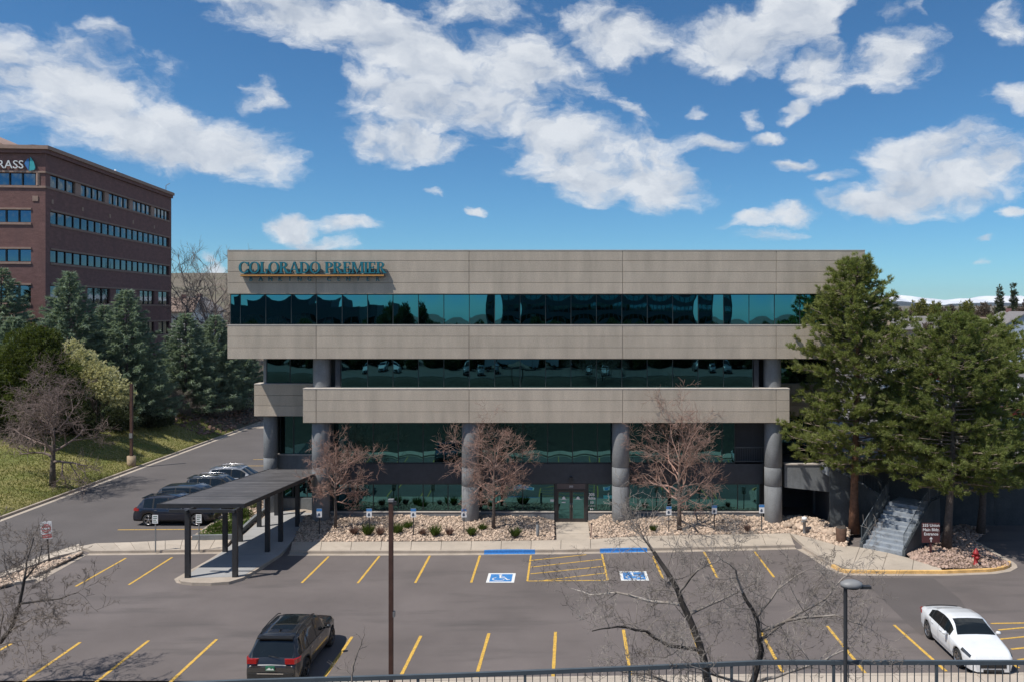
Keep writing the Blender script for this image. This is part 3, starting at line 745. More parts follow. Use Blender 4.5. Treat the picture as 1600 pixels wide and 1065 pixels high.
# slabs, roof and core
q = MB(); q.box(XL+.1, XR-.1, YF+.7, YK-.1, 16.05, 16.2); q.build('roof', M_grey, B, off=OB)
q = MB()
for z0, z1 in ((Zr0+.01, Zr0+.3), (Z20+.01, Z20+.3)): q.box(XL+.42, XR-.42, YF+.42, YK-.1, z0, z1)
q.build('floor_slab', M_spandrel, B, off=OB)
q = MB(); q.box(j3[0]+.43, j3[-1]-.43, YF+.42, YK-.1, Z30+.01, Z30+.3); q.box(XL+.9, XR-.9, YB+.42, YK-.1, Z30+.012, Z30+.29); q.build('floor_slab', M_spandrel, B, off=OB)
q = MB(); q.box(XL+.7, XR-.7, YF+.9, YK, Z21-.3, Zr0+.1); q.box(-15.2, 12.7, 52.2, YK, .0, Z20); q.box(XL+1.4, XR-1.4, 55.6, YK, 0, Z20); q.build('core', M_spandrel, B, off=OB)
# glazing: each pane is a slightly bowed sheet in its own frame
PM = {}
def pane_mesh(w, h, key, m):
    k = (round(w,3), round(h,3), key, m.name)
    if k in PM: return PM[k]
    n = 8; bow = [.009, .012, .007, -.006][key]; vs = []; q = MB()
    for j in range(n+1):
        for i in range(n+1):
            a = i/n*2-1; b = j/n*2-1
            vs.append((a*w/2, -bow*(1-a*a)*(1-.55*b*b)*w/1.5 + [0,.002,-.002,.001][key]*a, b*h/2))
    q.add(vs, [(j*(n+1)+i, j*(n+1)+i+1, (j+1)*(n+1)+i+1, (j+1)*(n+1)+i) for j in range(n) for i in range(n)], 0, True)
    me = bpy.data.meshes.new('window_pane'); me.from_pydata(q.v, [], q.f); me.materials.append(m); me.polygons.foreach_set('use_smooth', [True]*len(q.f)); me.update()
    PM[k] = me; return me
def glaze(us, y, z0, z1, m, mull=.045, sill=True, parent=B, off=OB, mm=None, proud=.03):
    mm = mm or M_mull
    xs_ = us
    for i in range(len(xs_)-1):
        w = xs_[i+1]-xs_[i]-mull*.6; h = z1-z0-.06
        o = link('window_pane', pane_mesh(w, h, random.choice((0,0,1,1,2)), m), parent)
        o.location = ((xs_[i]+xs_[i+1])/2-off[0], y-off[1], (z0+z1)/2-off[2])
        o.rotation_euler = (random.uniform(-.003,.003), 0, random.uniform(-.0045,.0045))
    for x in xs_:
        q = MB(); q.box(x-mull/2, x+mull/2, y-proud, y+.06, z0, z1); q.build('mullion', mm, parent, off=off)
    q = MB(); q.box(xs_[0], xs_[-1], y-proud-.01, y+.07, z0-.03, z0+.035); q.box(xs_[0], xs_[-1], y-proud-.01, y+.07, z1-.05, z1+.02); q.build('window_rail', mm, parent, off=off)
def uspace(u0, u1, y, ustep, first=None, yref=None):
    out = [u0]; u = first if first is not None else u0+ustep
    while u < u1-ustep*.35: out.append(u); u += ustep
    out.append(u1); return [PX(q_, y) for q_ in out]
glaze(uspace(360.5, 1347, YF+.28, 39.72, 375.8), YF+.28, Z21+.04, Zr0, M_glass, .035)
glaze(uspace(533, 1176, YF+.45, 39.7, 574.5), YF+.45, Z31+.04, Z20, M_glasslo, .035)
Y2 = 51.6
glaze(uspace(521, 1148, Y2, 38.9, 544.5), Y2, 3.70, 6.40, M_glasslo, .05)
glaze(uspace(521, 866, Y2, 38.9, 544.5), Y2, .74, 2.42, M_glasslo, .05)
glaze([PX(u, Y2) for u in (919,931.5,958)], Y2, .74, 2.42, M_glasslo, .05)
glaze(uspace(958, 1187, Y2, 38.9), Y2, .74, 2.42, M_glasslo, .05)
q = MB(); q.box(PX(517,Y2), PX(1191,Y2), Y2-.10, Y2+.3, 2.44, 3.66); q.build('spandrel', M_spandrel, B, off=OB)
for u0, u1 in ((517,866),(919,1191)):
    q = MB(); q.box(PX(u0,Y2), PX(u1,Y2), Y2-.14, Y2+.3, -.1, .66); q.build('base_wall', M_column, B, off=OB)
    q = MB(); q.box(PX(u0,Y2), PX(u1,Y2), Y2-.17, Y2+.04, .663, .71); q.build('sill', M_panel_lip, B, off=OB)
# returns at the recessed corners
for x0, x1 in ((PX(512,Y2), PX(519,Y2)),):
    q = MB(); q.box(-15.25, -14.45, Y2+.05, 54.6, 0, Z30); q.build('return_wall', M_spandrel, B, off=OB)
q = MB(); q.box(-14.0, -13.7, YF+.5, 53.4, Z31, Z20); q.build('return_wall', M_spandrel, B, off=OB)
q = MB(); q.box(11.35, 11.65, YF+.5, 53.4, Z31, Z20); q.build('return_wall', M_spandrel, B, off=OB)
Yc = 53.45
glaze([XL+1.1, XL+2.6, XL+4.2, -14.1], Yc, Z31+.04, Z20, M_glasslo, .05)
glaze([11.7, 13.2, 14.8, XR-1.1], Yc, Z31+.04, Z20, M_glasslo, .05)
Yd = 54.6
glaze([PX(438,Yd), PX(459,Yd), -15.3], Yd, 3.72, Z30, M_glasslo, .06)
glaze([10.45, 11.9, 13.4, 14.9, 16.4], Yd, 3.72, Z30, M_glasslo, .06)
q = MB(); q.box(PX(434,Yd)-.5, -15.26, Yd-.12, Yd+.2, 2.44, 3.68); q.build('spandrel', M_bridge, B, off=OB)
q = MB(); q.box(PX(434,Yd)-.5, -15.26, Yd-.2, Yd+.1, 3.684, 3.74); q.build('sill', M_panel_lip, B, off=OB)
glaze([PX(436,Yd), PX(458,Yd), PX(480,Yd), -15.3], Yd, .9, 2.42, M_glasslo, .06)
q = MB(); q.box(PX(434,Yd)-.5, -15.26, Yd-.14, Yd+.2, 0, .86); q.build('base_wall', M_bridge, B, off=OB)
q = MB(); q.box(-19.6,-19.2, 55.2, YK, 0, Z30); q.build('side_wall', M_bridge, B, off=OB)
q = MB(); q.box(10.42, 13.3, Y2-.08, 54.5, 3.4, 3.66); q.build('terrace_floor', M_spandrel, B, off=OB)
# railing of the right-hand terrace
rr = MB(); rr.box(10.4, 13.0, Y2-.03, Y2+.03, 4.62, 4.68); rr.box(10.4, 13.0, Y2-.02, Y2+.02, 3.78, 3.82)
tr = rr.build('terrace_railing', M_rail, B, off=OB)
for i in range(18):
    q = MB(); x = 10.5+i*.145; q.box(x-.01, x+.01, Y2-.01, Y2+.01, 3.82, 4.62); q.build('baluster', M_rail, tr, off=OB)
# columns
def column(x, y, r, ztop, seams, top2=None):
    q = MB(); zs = [-.1] + seams + [ztop]
    root = None
    for a, b in zip(zs, zs[1:]):
        q = MB(); q.lathe([(r-.03,a+.0),(r,a+.03),(r,b-.03),(r-.03,b-.0)], 40, c=(x,y,0)); o = q.build('column_drum', M_column, B, off=OB)
    q = MB(); q.cyl(x, y, -.1, ztop, r-.035, 24); q.build('column_core', M_joint, B, off=OB)
for u in (501, 735, 970, 1208.5):
    column(PX(u, 50.55), 50.62, .53, Z30+.02, [2.52, 3.66])
for u in (501, 1208.5):
    column(PX(u, 50.55), 50.62, .53, Z20+.02, []) if False else None
    q = MB(); x = PX(u,50.55); q.lathe([(.53,Z31+.04),(.53,Z20+.02)], 40, c=(x,50.85,0)); q.build('column_drum', M_column, B, off=OB)
for x in (PX(423,53.9), XR-1.5):
    column(x, 53.9, .44, Z30+.02, [2.52, 3.66])
    q = MB(); q.lathe([(.44,Z31+.04),(.44,Z20+.02)], 36, c=(x,53.9,0)); q.build('column_drum', M_column, B, off=OB)
# entrance door
xd0, xd1 = PX(867,Y2), PX(918,Y2)
q = MB(); q.box(xd0, xd0+.13, Y2-.09, Y2+.05, .05, 2.42); q.box(xd1-.13, xd1, Y2-.09, Y2+.05, .05, 2.42); q.box(xd0+.13, xd1-.13, Y2-.09, Y2+.05, 2.02, 2.10); q.build('door_frame', M_black, B, off=OB)
q = MB(); q.box(xd0+.131, xd1-.131, Y2-.07, Y2+.05, 2.101, 2.42); q.build('transom_panel', mat('bronze_panel', (.105,.085,.085), .6, n=3, amt=.1), B, off=OB)
xm = (xd0+xd1)/2
for s in (-1, 1):
    xa, xb = (xd0+.135, xm-.01) if s < 0 else (xm+.01, xd1-.135)
    q = MB(); q.box(xa, xa+.09, Y2-.06, Y2, .06, 2.0); q.box(xb-.09, xb, Y2-.06, Y2, .06, 2.0); q.box(xa+.09, xb-.09, Y2-.06, Y2, .06, .26); q.box(xa+.09, xb-.09, Y2-.06, Y2, 1.9, 2.0)
    d = q.build('door', M_doorbr, B, off=OB)
    g = link('door_glass', pane_mesh(xb-xa-.18, 1.64, 0, M_glasslo), d); g.location = ((xa+xb)/2-OB.x, Y2-.03-OB.y, 1.08)
    q = MB(); hx = xb-.05 if s < 0 else xa+.05; q.tube([(hx,Y2-.06,.95),(hx,Y2-.13,.97),(hx,Y2-.13,1.25),(hx,Y2-.06,1.27)], .016, 6); q.build('handle', M_chrome, d, off=OB)
    # round-topped white decal on each leaf
    q = MB(); cx_ = (xa+xb)/2-.02; zz = 1.50; n = 12; yy = Y2-.075
    pts = [(cx_-.30,zz-.06),(cx_-.16,zz-.03),(cx_-.10,zz-.02)] + [(cx_+.10*math.cos(math.pi-math.pi*k/n), zz+.13*math.sin(math.pi*k/n)) for k in range(n+1)] + [(cx_+.16,zz-.03),(cx_+.30,zz-.06),(cx_,zz-.045)]
    q.add([(a, yy, b) for a, b in pts], [tuple(range(len(pts)))[::-1]]); q.build('decal', M_lettw, d, off=OB)
    if s < 0:
        q = MB(); q.box(cx_-.12, cx_+.12, yy-.002, yy, 1.24, 1.31); q.build('decal', M_lettw, d, off=OB)
def btext(s, size, x, y, z, m, **k): return lettering(s, size, m, (x-OB.x, y-OB.y, z), B, **k)
btext('305', .17, xm, Y2-.075, 2.25, M_lettw)
xs5 = PX(924.5, Y2)
btext('305', .24, xs5, Y2-.035, 1.74, M_lettw, bold=.008, name='window_lettering'); btext('Suite', .22, xs5, Y2-.035, 1.52, M_lettw, bold=.008, name='window_lettering'); btext('10', .22, xs5, Y2-.035, 1.25, M_lettw, bold=.008, name='window_lettering')
btext('Employer', .115, xs5, Y2-.035, 1.05, M_lettw, name='window_lettering'); btext('8-5', .15, xs5, Y2-.035, .84, M_lettw, bold=.004, name='window_lettering')
q = MB(); q.box(PX(943,Y2), PX(957,Y2), Y2-.036, Y2-.033, 1.50, 1.70); q.build('cyan_window_decal', M_cyan, B, off=OB)
q = MB(); q.box(PX(860,Y2), PX(865.5,Y2), Y2-.036, Y2-.033, 1.31, 1.45); q.build('notice', M_lettw, B, off=OB)
q = MB(); q.box(PX(890,Y2), PX(894.5,Y2), Y2-.28, Y2-.101, 2.55, 2.85); q.box(PX(890.6,Y2), PX(893.9,Y2), Y2-.30, Y2-.281, 2.6, 2.75); q.build('wall_lamp', M_black, B, off=OB)

# ------------------------------------------------------------------ rooftop sign
SG = thing('building_sign', 'teal raised sign letters on a gold ledge over a second line of small dark letters', 'sign', (PX(488,YF), YF-.02, 14.9))
SO = Vector(SG.location)
def glyph(ch):
    """serif capital as list of polygons (x,z) in a box of height 1; returns width, polys"""
    S = []; th = .19; tn = .09
    def bar(x0,z0,x1,z1): S.append([(x0,z0),(x1,z0),(x1,z1),(x0,z1)])
    def stem(x, z0=0, z1=1, w=th, sf=True):
        bar(x-w/2, z0, x+w/2, z1)
        if sf: bar(x-w/2-.085, z0, x+w/2+.085, z0+.065); bar(x-w/2-.085, z1-.065, x+w/2+.085, z1)
    def arc(cx, cz, rx, rz, a0, a1, w0=th, w1=tn, n=18):
        for i in range(n):
            q = []
            for a, rr in ((a0+(a1-a0)*i/n, 1), (a0+(a1-a0)*(i+1)/n, 1), (a0+(a1-a0)*(i+1)/n, 0), (a0+(a1-a0)*i/n, 0)):
                t = abs(math.cos(a)); w = w1+(w0-w1)*t**1.5
                q.append((cx+(rx-(0 if rr else w))*math.cos(a), cz+(rz-(0 if rr else w1+ (w-w1)*.2))*math.sin(a)))
            S.append(q)
    if ch == 'O': arc(.48,.5,.47,.52,0,2*math.pi,n=28); return .96, S
    if ch == 'C':
        arc(.48,.5,.47,.52,.75,5.55,n=24); bar(.80,.62,.87,.98); bar(.80,.06,.87,.30); return .92, S
    if ch == 'L': stem(.18); bar(.2,0,.66,.09); S.append([(.56,.09),(.66,.09),(.70,.32),(.62,.32)]); return .74, S
    if ch == 'I': stem(.18); return .36, S
    if ch == 'D': stem(.18); arc(.30,.5,.56,.5,-math.pi/2,math.pi/2); return .90, S
    if ch == 'P': stem(.18); arc(.32,.735,.38,.265,-math.pi/2,math.pi/2); bar(.2,.91,.33,1); bar(.2,.47,.33,.56); return .72, S
    if ch == 'R': stem(.18); arc(.32,.745,.38,.255,-math.pi/2,math.pi/2); bar(.2,.91,.33,1); bar(.2,.49,.33,.57); S.append([(.34,.50),(.52,.50),(.88,0),(.66,0)]); bar(.64,0,.94,.065); return .88, S
    if ch == 'A':
        S.append([(.05,.03),(.15,.03),(.48,.98),(.42,1.02)]); S.append([(.42,1.02),(.54,1.02),(.88,.03),(.66,.03)]); bar(.2,.30,.68,.38); bar(-.04,0,.24,.065); bar(.58,0,.97,.065); return .92, S
    if ch == 'E':
        stem(.18); bar(.2,0,.66,.09); bar(.2,.91,.64,1); bar(.2,.46,.5,.55); bar(.57,.74,.64,.92); bar(.59,.08,.67,.28); bar(.46,.38,.52,.64); return .74, S
    if ch == 'M':
        stem(.16,w=.10); stem(.98,w=th); S.append([(.12,1),(.32,1),(.60,.12),(.52,0)]); S.append([(.52,0),(.60,.12),(.93,1),(.86,1)]); return 1.12, S
    return .4, S
def sign_letter(ch, x, z, h, y0, y1, k):
    w, S = glyph(ch); q = MB(); 
    for i, poly in enumerate(S):
        a = sum(poly[j][0]*poly[(j+1)%len(poly)][1]-poly[(j+1)%len(poly)][0]*poly[j][1] for j in range(len(poly)))
        if a < 0: poly = poly[::-1]
        n = len(poly); e = .0006*(i % 5)
        vs = [(x+p[0]*h*k, y0-e, z+p[1]*h) for p in poly]+[(x+p[0]*h*k, y1-e, z+p[1]*h) for p in poly]
        q.add(vs, [tuple(range(n)), tuple(range(2*n-1,n-1,-1))]+[(i_,n+i_,n+(i_+1)%n,(i_+1)%n) for i_ in range(n)])
    return w*h*k, q
txt = 'COLORADO PREMIER'; heights = [.68 if i in (0,9) else .66 for i in range(16)]
tot = sum((glyph(c)[0] if c != ' ' else .38) for c in txt) + .0*len(txt)
xA, xB = PX(372.5,YF-.3), PX(603,YF-.3); hL = .68; kk = (xB-xA)/(tot*hL)
x = xA; zL = PZ(427.2, YF-.3)
for c in txt:
    if c == ' ': x += .38*hL*kk; continue
    w, q = sign_letter(c, x, zL, hL, YF-.30, YF-.12, kk); q.build('sign_letter', M_teal, SG, off=SO); x += w
q = MB(); q.box(xA+.12, xB-.12, YF-.28, YF-.02, PZ(432.3,YF-.3), PZ(428.8,YF-.3)); q.build('ledge', mat('sign_cabinet', (.06,.06,.062), .6, n=4, amt=.1), SG, off=SO)
q = MB(); q.box(xA+.12, xB-.12, YF-.305, YF-.281, PZ(431.6,YF-.3), PZ(429.4,YF-.3)); q.build('gold_strip', M_gold, SG, off=SO)
x = PX(392,YF-.5); 
for i, c in enumerate('BANKING CENTER'):
    if c != ' ': lettering(c, .34, M_smlet, (PX(392+i*(590-392)/13.0, YF-.2)-SO.x, YF-.2-SO.y, PZ(436.4,YF-.2)-SO.z), SG, depth=.05, bold=.006, name='small_sign_letter')
q = MB()
for i in range(7): xx = xA+.5+i*(xB-xA-1)/6; q.box(xx-.03, xx+.03, YF-.13, YF-.0, zL+.2, zL+.26)
q.build('sign_brackets', M_black, SG, off=SO)
# rooftop bits
rv = thing('roof_vent', 'small dark roof vent just showing above the right end of the roof edge', 'vent', (PX(1181,56), 56, 16.2))
q = MB(); q.box(-.12,.12,-.12,.12,0,.72); q.build('vent_pipe', M_black, rv); q = MB(); q.box(-.28,.28,-.2,.2,.72,.82); q.build('vent_cap', M_black, rv)

# ------------------------------------------------------------------ bridge, stairs, retaining wall, upper lot
BR = thing('concrete_bridge', 'grey concrete bridge and pier joining the building to the upper lot', 'bridge', (15, 50.9, 0)); BO = Vector(BR.location)
q = MB(); x0, x1, x2 = 13.25, 16.1, 21.2
vs = [(x0,50.5,2.42),(x1,50.5,2.12),(x1,50.5,3.78),(x0,50.5,3.78)]; vs += [(a,50.85,c) for a,b,c in vs]
q.add(vs, [(0,1,2,3),(7,6,5,4),(0,4,5,1),(3,2,6,7),(0,3,7,4),(1,5,6,2)]); q.build('beam', M_bridge, BR, off=BO)
q = MB(); q.box(x1+.004, 18.0, 50.5, 50.9, -.1, 3.78); q.build('pier_wall', M_bridge, BR, off=BO)
q = MB(); q.box(18.01, x2, 50.52, 50.9, -.1, 3.78); q.build('pier_wall', M_retain_shade, BR, off=BO)  # right part of the pier, its shade painted by the darker concrete
q = MB(); q.box(x0, x2, 50.45, 50.95, 3.785, 3.86); q.build('coping', M_panel_lip, BR, off=BO)
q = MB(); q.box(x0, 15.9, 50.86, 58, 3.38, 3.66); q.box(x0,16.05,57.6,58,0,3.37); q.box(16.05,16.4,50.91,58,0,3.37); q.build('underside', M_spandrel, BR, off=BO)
RW = thing('retaining_wall', 'grey retaining wall coloured dark for pine shade at the right edge of the frame', 'wall', (40, 51, 0)); RO = Vector(RW.location)
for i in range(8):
    xa = 21.21+i*5; q = MB(); q.box(xa, xa+4.985, 50.9+.0, 51.3, -.1, 3.74); q.build('wall_panel', M_retain_shade, RW, off=RO)
q = MB(); q.box(21.21, 61.2, 50.85, 51.35, 3.745, 3.82); q.build('coping', M_retain_shade, RW, off=RO)
q = MB(); q.sheet([(16.41,50.95),(75,51.36),(120,51.36),(120,143),(17.95,143),(17.95,58),(16.41,58)], 3.70); up = struct(q.build('upper_lot_asphalt', mat('upper_asphalt', (.17,.155,.15), .9, n=.2, amt=.12, n2=30, amt2=.15)))
q = MB(); q.box(18.3,119.9,142.4,142.9,3.0,3.69); q.box(61.3,120,51.0,51.4,-.2,3.69); struct(q.build('upper_lot_edge', M_curb))
q = MB(); q.box(17.8,18.1,58,142,-.2,3.69); struct(q.build('upper_lot_side', M_bridge))
STR = thing('outdoor_stairs', 'blue-grey concrete stairs climbing under the pines with dark iron railings', 'stairs', (ST0[0], ST0[1], 0)); SO2 = Vector(STR.location)
a = Vector((*ST0, 0)); b = Vector((*ST1, 0)); wd = (b-a); up_d = Vector((-wd.y, wd.x, 0)).normalized(); 
z = .15; d = 0; nst = 11; rise = .178; run = .335
def stepbox(d0, d1, z0, z1, name='stair_tread', in0=0.16, par=STR, m=M_stair):
    t = in0/wd.length; p = [a+wd*t+up_d*d0, a+wd*(1-t)+up_d*d0, a+wd*(1-t)+up_d*d1, a+wd*t+up_d*d1]
    q = MB(); q.prism([(v.x, v.y) for v in p], z0, z1); return q.build(name, m, par, off=SO2)
prof = []
for i in range(nst):
    stepbox(d, d+run+.03, -.1 if i < 1 else z-.25, z+rise); z += rise; prof.append((d, z)); d += run
stepbox(d+.031, d+1.4, z-.3, z+.002, 'landing'); dl = d+1.4
# second flight turns left along the wall up to the bridge
x2s, z2 = 18.55, z
for i in range(9):
    z2 += .19; q = MB(); q.box(x2s-.30*(i+1)-(.0 if i < 8 else .35), x2s-.30*i-.003, 49.05, 50.42, z2-.45, z2); q.build('stair_tread', M_stair, STR, off=SO2)
q = MB(); q.add([(18.6,48.9,0),(15.5,48.9,0),(15.5,48.9,3.95),(18.6,48.9,2.25),(18.6,49.04,0),(15.5,49.04,0),(15.5,49.04,3.95),(18.6,49.04,2.25)], [(0,3,2,1),(4,5,6,7),(3,7,6,2),(0,4,7,3),(1,2,6,5)]); q.build('cheek_wall', M_retain_shade, STR, off=SO2)
q = MB(); q.tube([(18.6,48.97,3.1),(15.5,48.97,4.8)], .028, 6); rl2 = q.build('railing', M_rail, STR, off=SO2)
for i in range(16):
    xx = 18.55-i*.2; zz = 2.25+(18.6-xx)*.548; q = MB(); q.tube([(xx,48.97,zz),(xx,48.97,zz+.85)], .010, 5, smooth=False); q.build('baluster', M_rail, rl2, off=SO2)
# cheek walls and railings
for side in (0, 1):
    for (d0, z0, d1, z1) in ((-.05,.15,nst*run,.15+nst*rise), (nst*run,.15+nst*rise,dl,.15+nst*rise))[:(1 if side == 0 else 2)]:
        p0 = a+wd*side+up_d*d0; p1 = a+wd*side+up_d*d1; s = (wd.normalized()*.15)*(1 if side == 0 else -1)
        q = MB(); vs = [p0, p1, p1+s, p0+s]
        V = [(v.x,v.y,-.1) for v in vs] + [(vs[0].x,vs[0].y,z0+.30),(vs[1].x,vs[1].y,z1+.30),(vs[2].x,vs[2].y,z1+.30),(vs[3].x,vs[3].y,z0+.30)]
        fs = [(0,1,5,4),(1,2,6,5),(2,3,7,6),(3,0,4,7),(4,5,6,7)]
        if side == 0: fs = [f[::-1] for f in fs]
        q.add(V, fs); q.build('cheek_wall', M_retain_shade, STR, off=SO2)
    s = wd.normalized()*(.08 if side == 0 else -.08)
    path = [(-.0,.15+.3), (nst*run,.45+nst*rise)] + ([(dl,.45+nst*rise)] if side else [])
    P_ = [a+wd*side+s+up_d*dd+Vector((0,0,zz)) for dd, zz in path]
    q = MB(); q.tube([p+Vector((0,0,.85)) for p in P_], .028, 6); rl = q.build('railing', M_rail, STR, off=SO2)
    q = MB(); q.tube([p+Vector((0,0,.15)) for p in P_], .02, 6); q.build('bottom_bar', M_rail, rl, off=SO2)
    for (pa, pb) in zip(P_, P_[1:]):
        n = max(2, int((pb-pa).length/.2))
        for i in range(n+1):
            p = pa.lerp(pb, i/n); q = MB(); q.tube([p+Vector((0,0,.0 if i%6==0 else .15)), p+Vector((0,0,.85))], .022 if i%6==0 else .010, 5, smooth=False); q.build('baluster', M_rail, rl, off=SO2)
# ------------------------------------------------------------------ walkway canopy
CN = thing('walkway_canopy', 'long charcoal metal canopy on dark square posts over the walk to the left entrance', 'canopy', (-17.5, 46, 0)); CO = Vector(CN.location)
zf, zb_ = 3.55, 3.22
fl = G(247,787.5,zf); fr_ = G(381,787.5,zf); yb = 51.9
bl = Vector((PX(427,yb)-.25, yb, zb_)); br = Vector((PX(493,yb)+.6, yb, zb_))
q = MB()
nrib = 46
def cpt(s, t, dz=0):
    p = fl.lerp(fr_, s).lerp(bl.lerp(br, s), t); return (p.x, p.y, p.z+dz)
q.add([cpt(0,0),cpt(1,0),cpt(1,1),cpt(0,1)]+[cpt(0,0,-.09),cpt(1,0,-.09),cpt(1,1,-.09),cpt(0,1,-.09)], [(0,1,2,3),(7,6,5,4),(0,4,5,1),(1,5,6,2),(2,6,7,3),(3,7,4,0)])
q.build('canopy_deck', M_canopy, CN, off=CO)
PMX = [mat('canopy_panel_%d' % i, c, .6, n=.9, amt=.2, n2=8, amt2=.25, stretch=(.25,5,1)) for i, c in enumerate([(.085,.080,.080),(.105,.10,.10),(.068,.065,.066)])]
for i in range(nrib):
    t0 = i/nrib+.0028; t1 = (i+1)/nrib-.0028; k = random.uniform(0,.012)
    q = MB(); q.add([cpt(.005,t0,.012+k),cpt(.995,t0,.012+k),cpt(.995,t1,.022+k),cpt(.005,t1,.022+k),cpt(.005,t0,.001),cpt(.995,t0,.001),cpt(.995,t1,.001),cpt(.005,t1,.001)],
        [(0,1,2,3),(0,4,5,1),(1,5,6,2),(2,6,7,3),(3,7,4,0)]); q.build('roof_panel', PMX[random.choice((0,0,1,2))], CN, off=CO)
for s, nm in ((0,'left'),(1,'right')):
    q = MB(); e = .05 if s else -.05
    A = Vector(cpt(s,-.002)); Bv = Vector(cpt(s,1.0)); q.add([(A.x,A.y,A.z+.045),(Bv.x,Bv.y,Bv.z+.045),(Bv.x+e,Bv.y,Bv.z+.045),(A.x+e,A.y,A.z+.045),(A.x,A.y,A.z-.16),(Bv.x,Bv.y,Bv.z-.16),(Bv.x+e,Bv.y,Bv.z-.16),(A.x+e,A.y,A.z-.16)],
        [(0,1,2,3),(7,6,5,4),(0,4,5,1),(2,6,7,3),(0,3,7,4),(1,5,6,2)]); q.build('fascia', M_black, CN, off=CO)
q = MB(); q.box(fl.x-.05, fr_.x+.05, fl.y-.055, fl.y-.003, zf-.16, zf+.045); q.build('fascia', M_black, CN, off=CO)
pl_px = [(293.5,901),(351.8,861),(375.5,845),(405,822),(432,804)]; pr_px = [(367.5,900),(418,861),(438.5,845),(464.8,821.5)]
def ctop(y): return zf+(zb_-zf)*(y-fl.y)/(yb-fl.y)-.10
for u, v in pl_px + pr_px:
    p = G(u, v, .15); q = MB(); q.box(p.x-.115,p.x+.115,p.y-.1,p.y+.1,.14,ctop(p.y)-.14); q.build('post', M_black, CN, off=CO)
for pts in (pl_px, pr_px):
    a0 = G(*pts[0], .15); b0 = G(*pts[-1], .15); q = MB()
    q.tube([(a0.x,a0.y-.3,ctop(a0.y)-.07),(b0.x,b0.y+.3,ctop(b0.y)-.07)], .09, 4, smooth=False); q.build('beam', M_black, CN, off=CO)
for (u, v), (u2, v2) in zip(pl_px, pr_px):
    a0 = G(u, v, .15); b0 = G(u2, v2, .15); q = MB(); q.box(a0.x-.9 if a0.y < 43 else a0.x-.3, b0.x+.1, a0.y-.05, a0.y+.05, ctop(a0.y)-.16, ctop(a0.y)-.01); q.build('cross_beam', M_black, CN, off=CO)

# ------------------------------------------------------------------ vehicles
def crv(pts):
    X = [p[0] for p in pts]; Y = [p[1] for p in pts]
    return lambda x: float(np.interp(x, X, Y))
def smooth_crv(pts, k=.09):
    f = crv(pts); return lambda x: (f(x-k)+f(x-k/2)+f(x)+f(x+k/2)+f(x+k))/5
def wheel(R_, w, rimm, spokes=5):
    q = MB(); q.lathe([(R_*.66,-w/2+.01),(R_*.9,-w/2),(R_,-w/2+.04),(R_,w/2-.04),(R_*.9,w/2),(R_*.66,w/2-.01)], 28, axis='y')
    r = MB(); r.lathe([(.001,w/2-.07),(R_*.62,w/2-.075),(R_*.66,w/2-.03),(R_*.70,w/2-.002),(R_*.705,w/2-.02)], 28, mi=1, axis='y')
    r.lathe([(.001,-w/2+.02),(R_*.7,-w/2+.02)], 20, mi=1, axis='y')
    for k in range(spokes):
        a = 2*math.pi*k/spokes
        for da in (-.11,.11):
            M = Matrix.Rotation(a+da, 4, 'Y'); r.box(.02, R_*.68, w/2-.06, w/2-.018, -.022, .022, 0, M)
    r.lathe([(.001,w/2-.008),(.045,w/2-.01),(.06,w/2-.03)], 12, axis='y')
    r.lathe([(R_*.64,w/2-.03),(R_*.66,w/2-.004),(R_*.70,w/2-.003),(R_*.71,w/2-.02)], 28, axis='y')
    return q, r
P_grey_ref = [None]
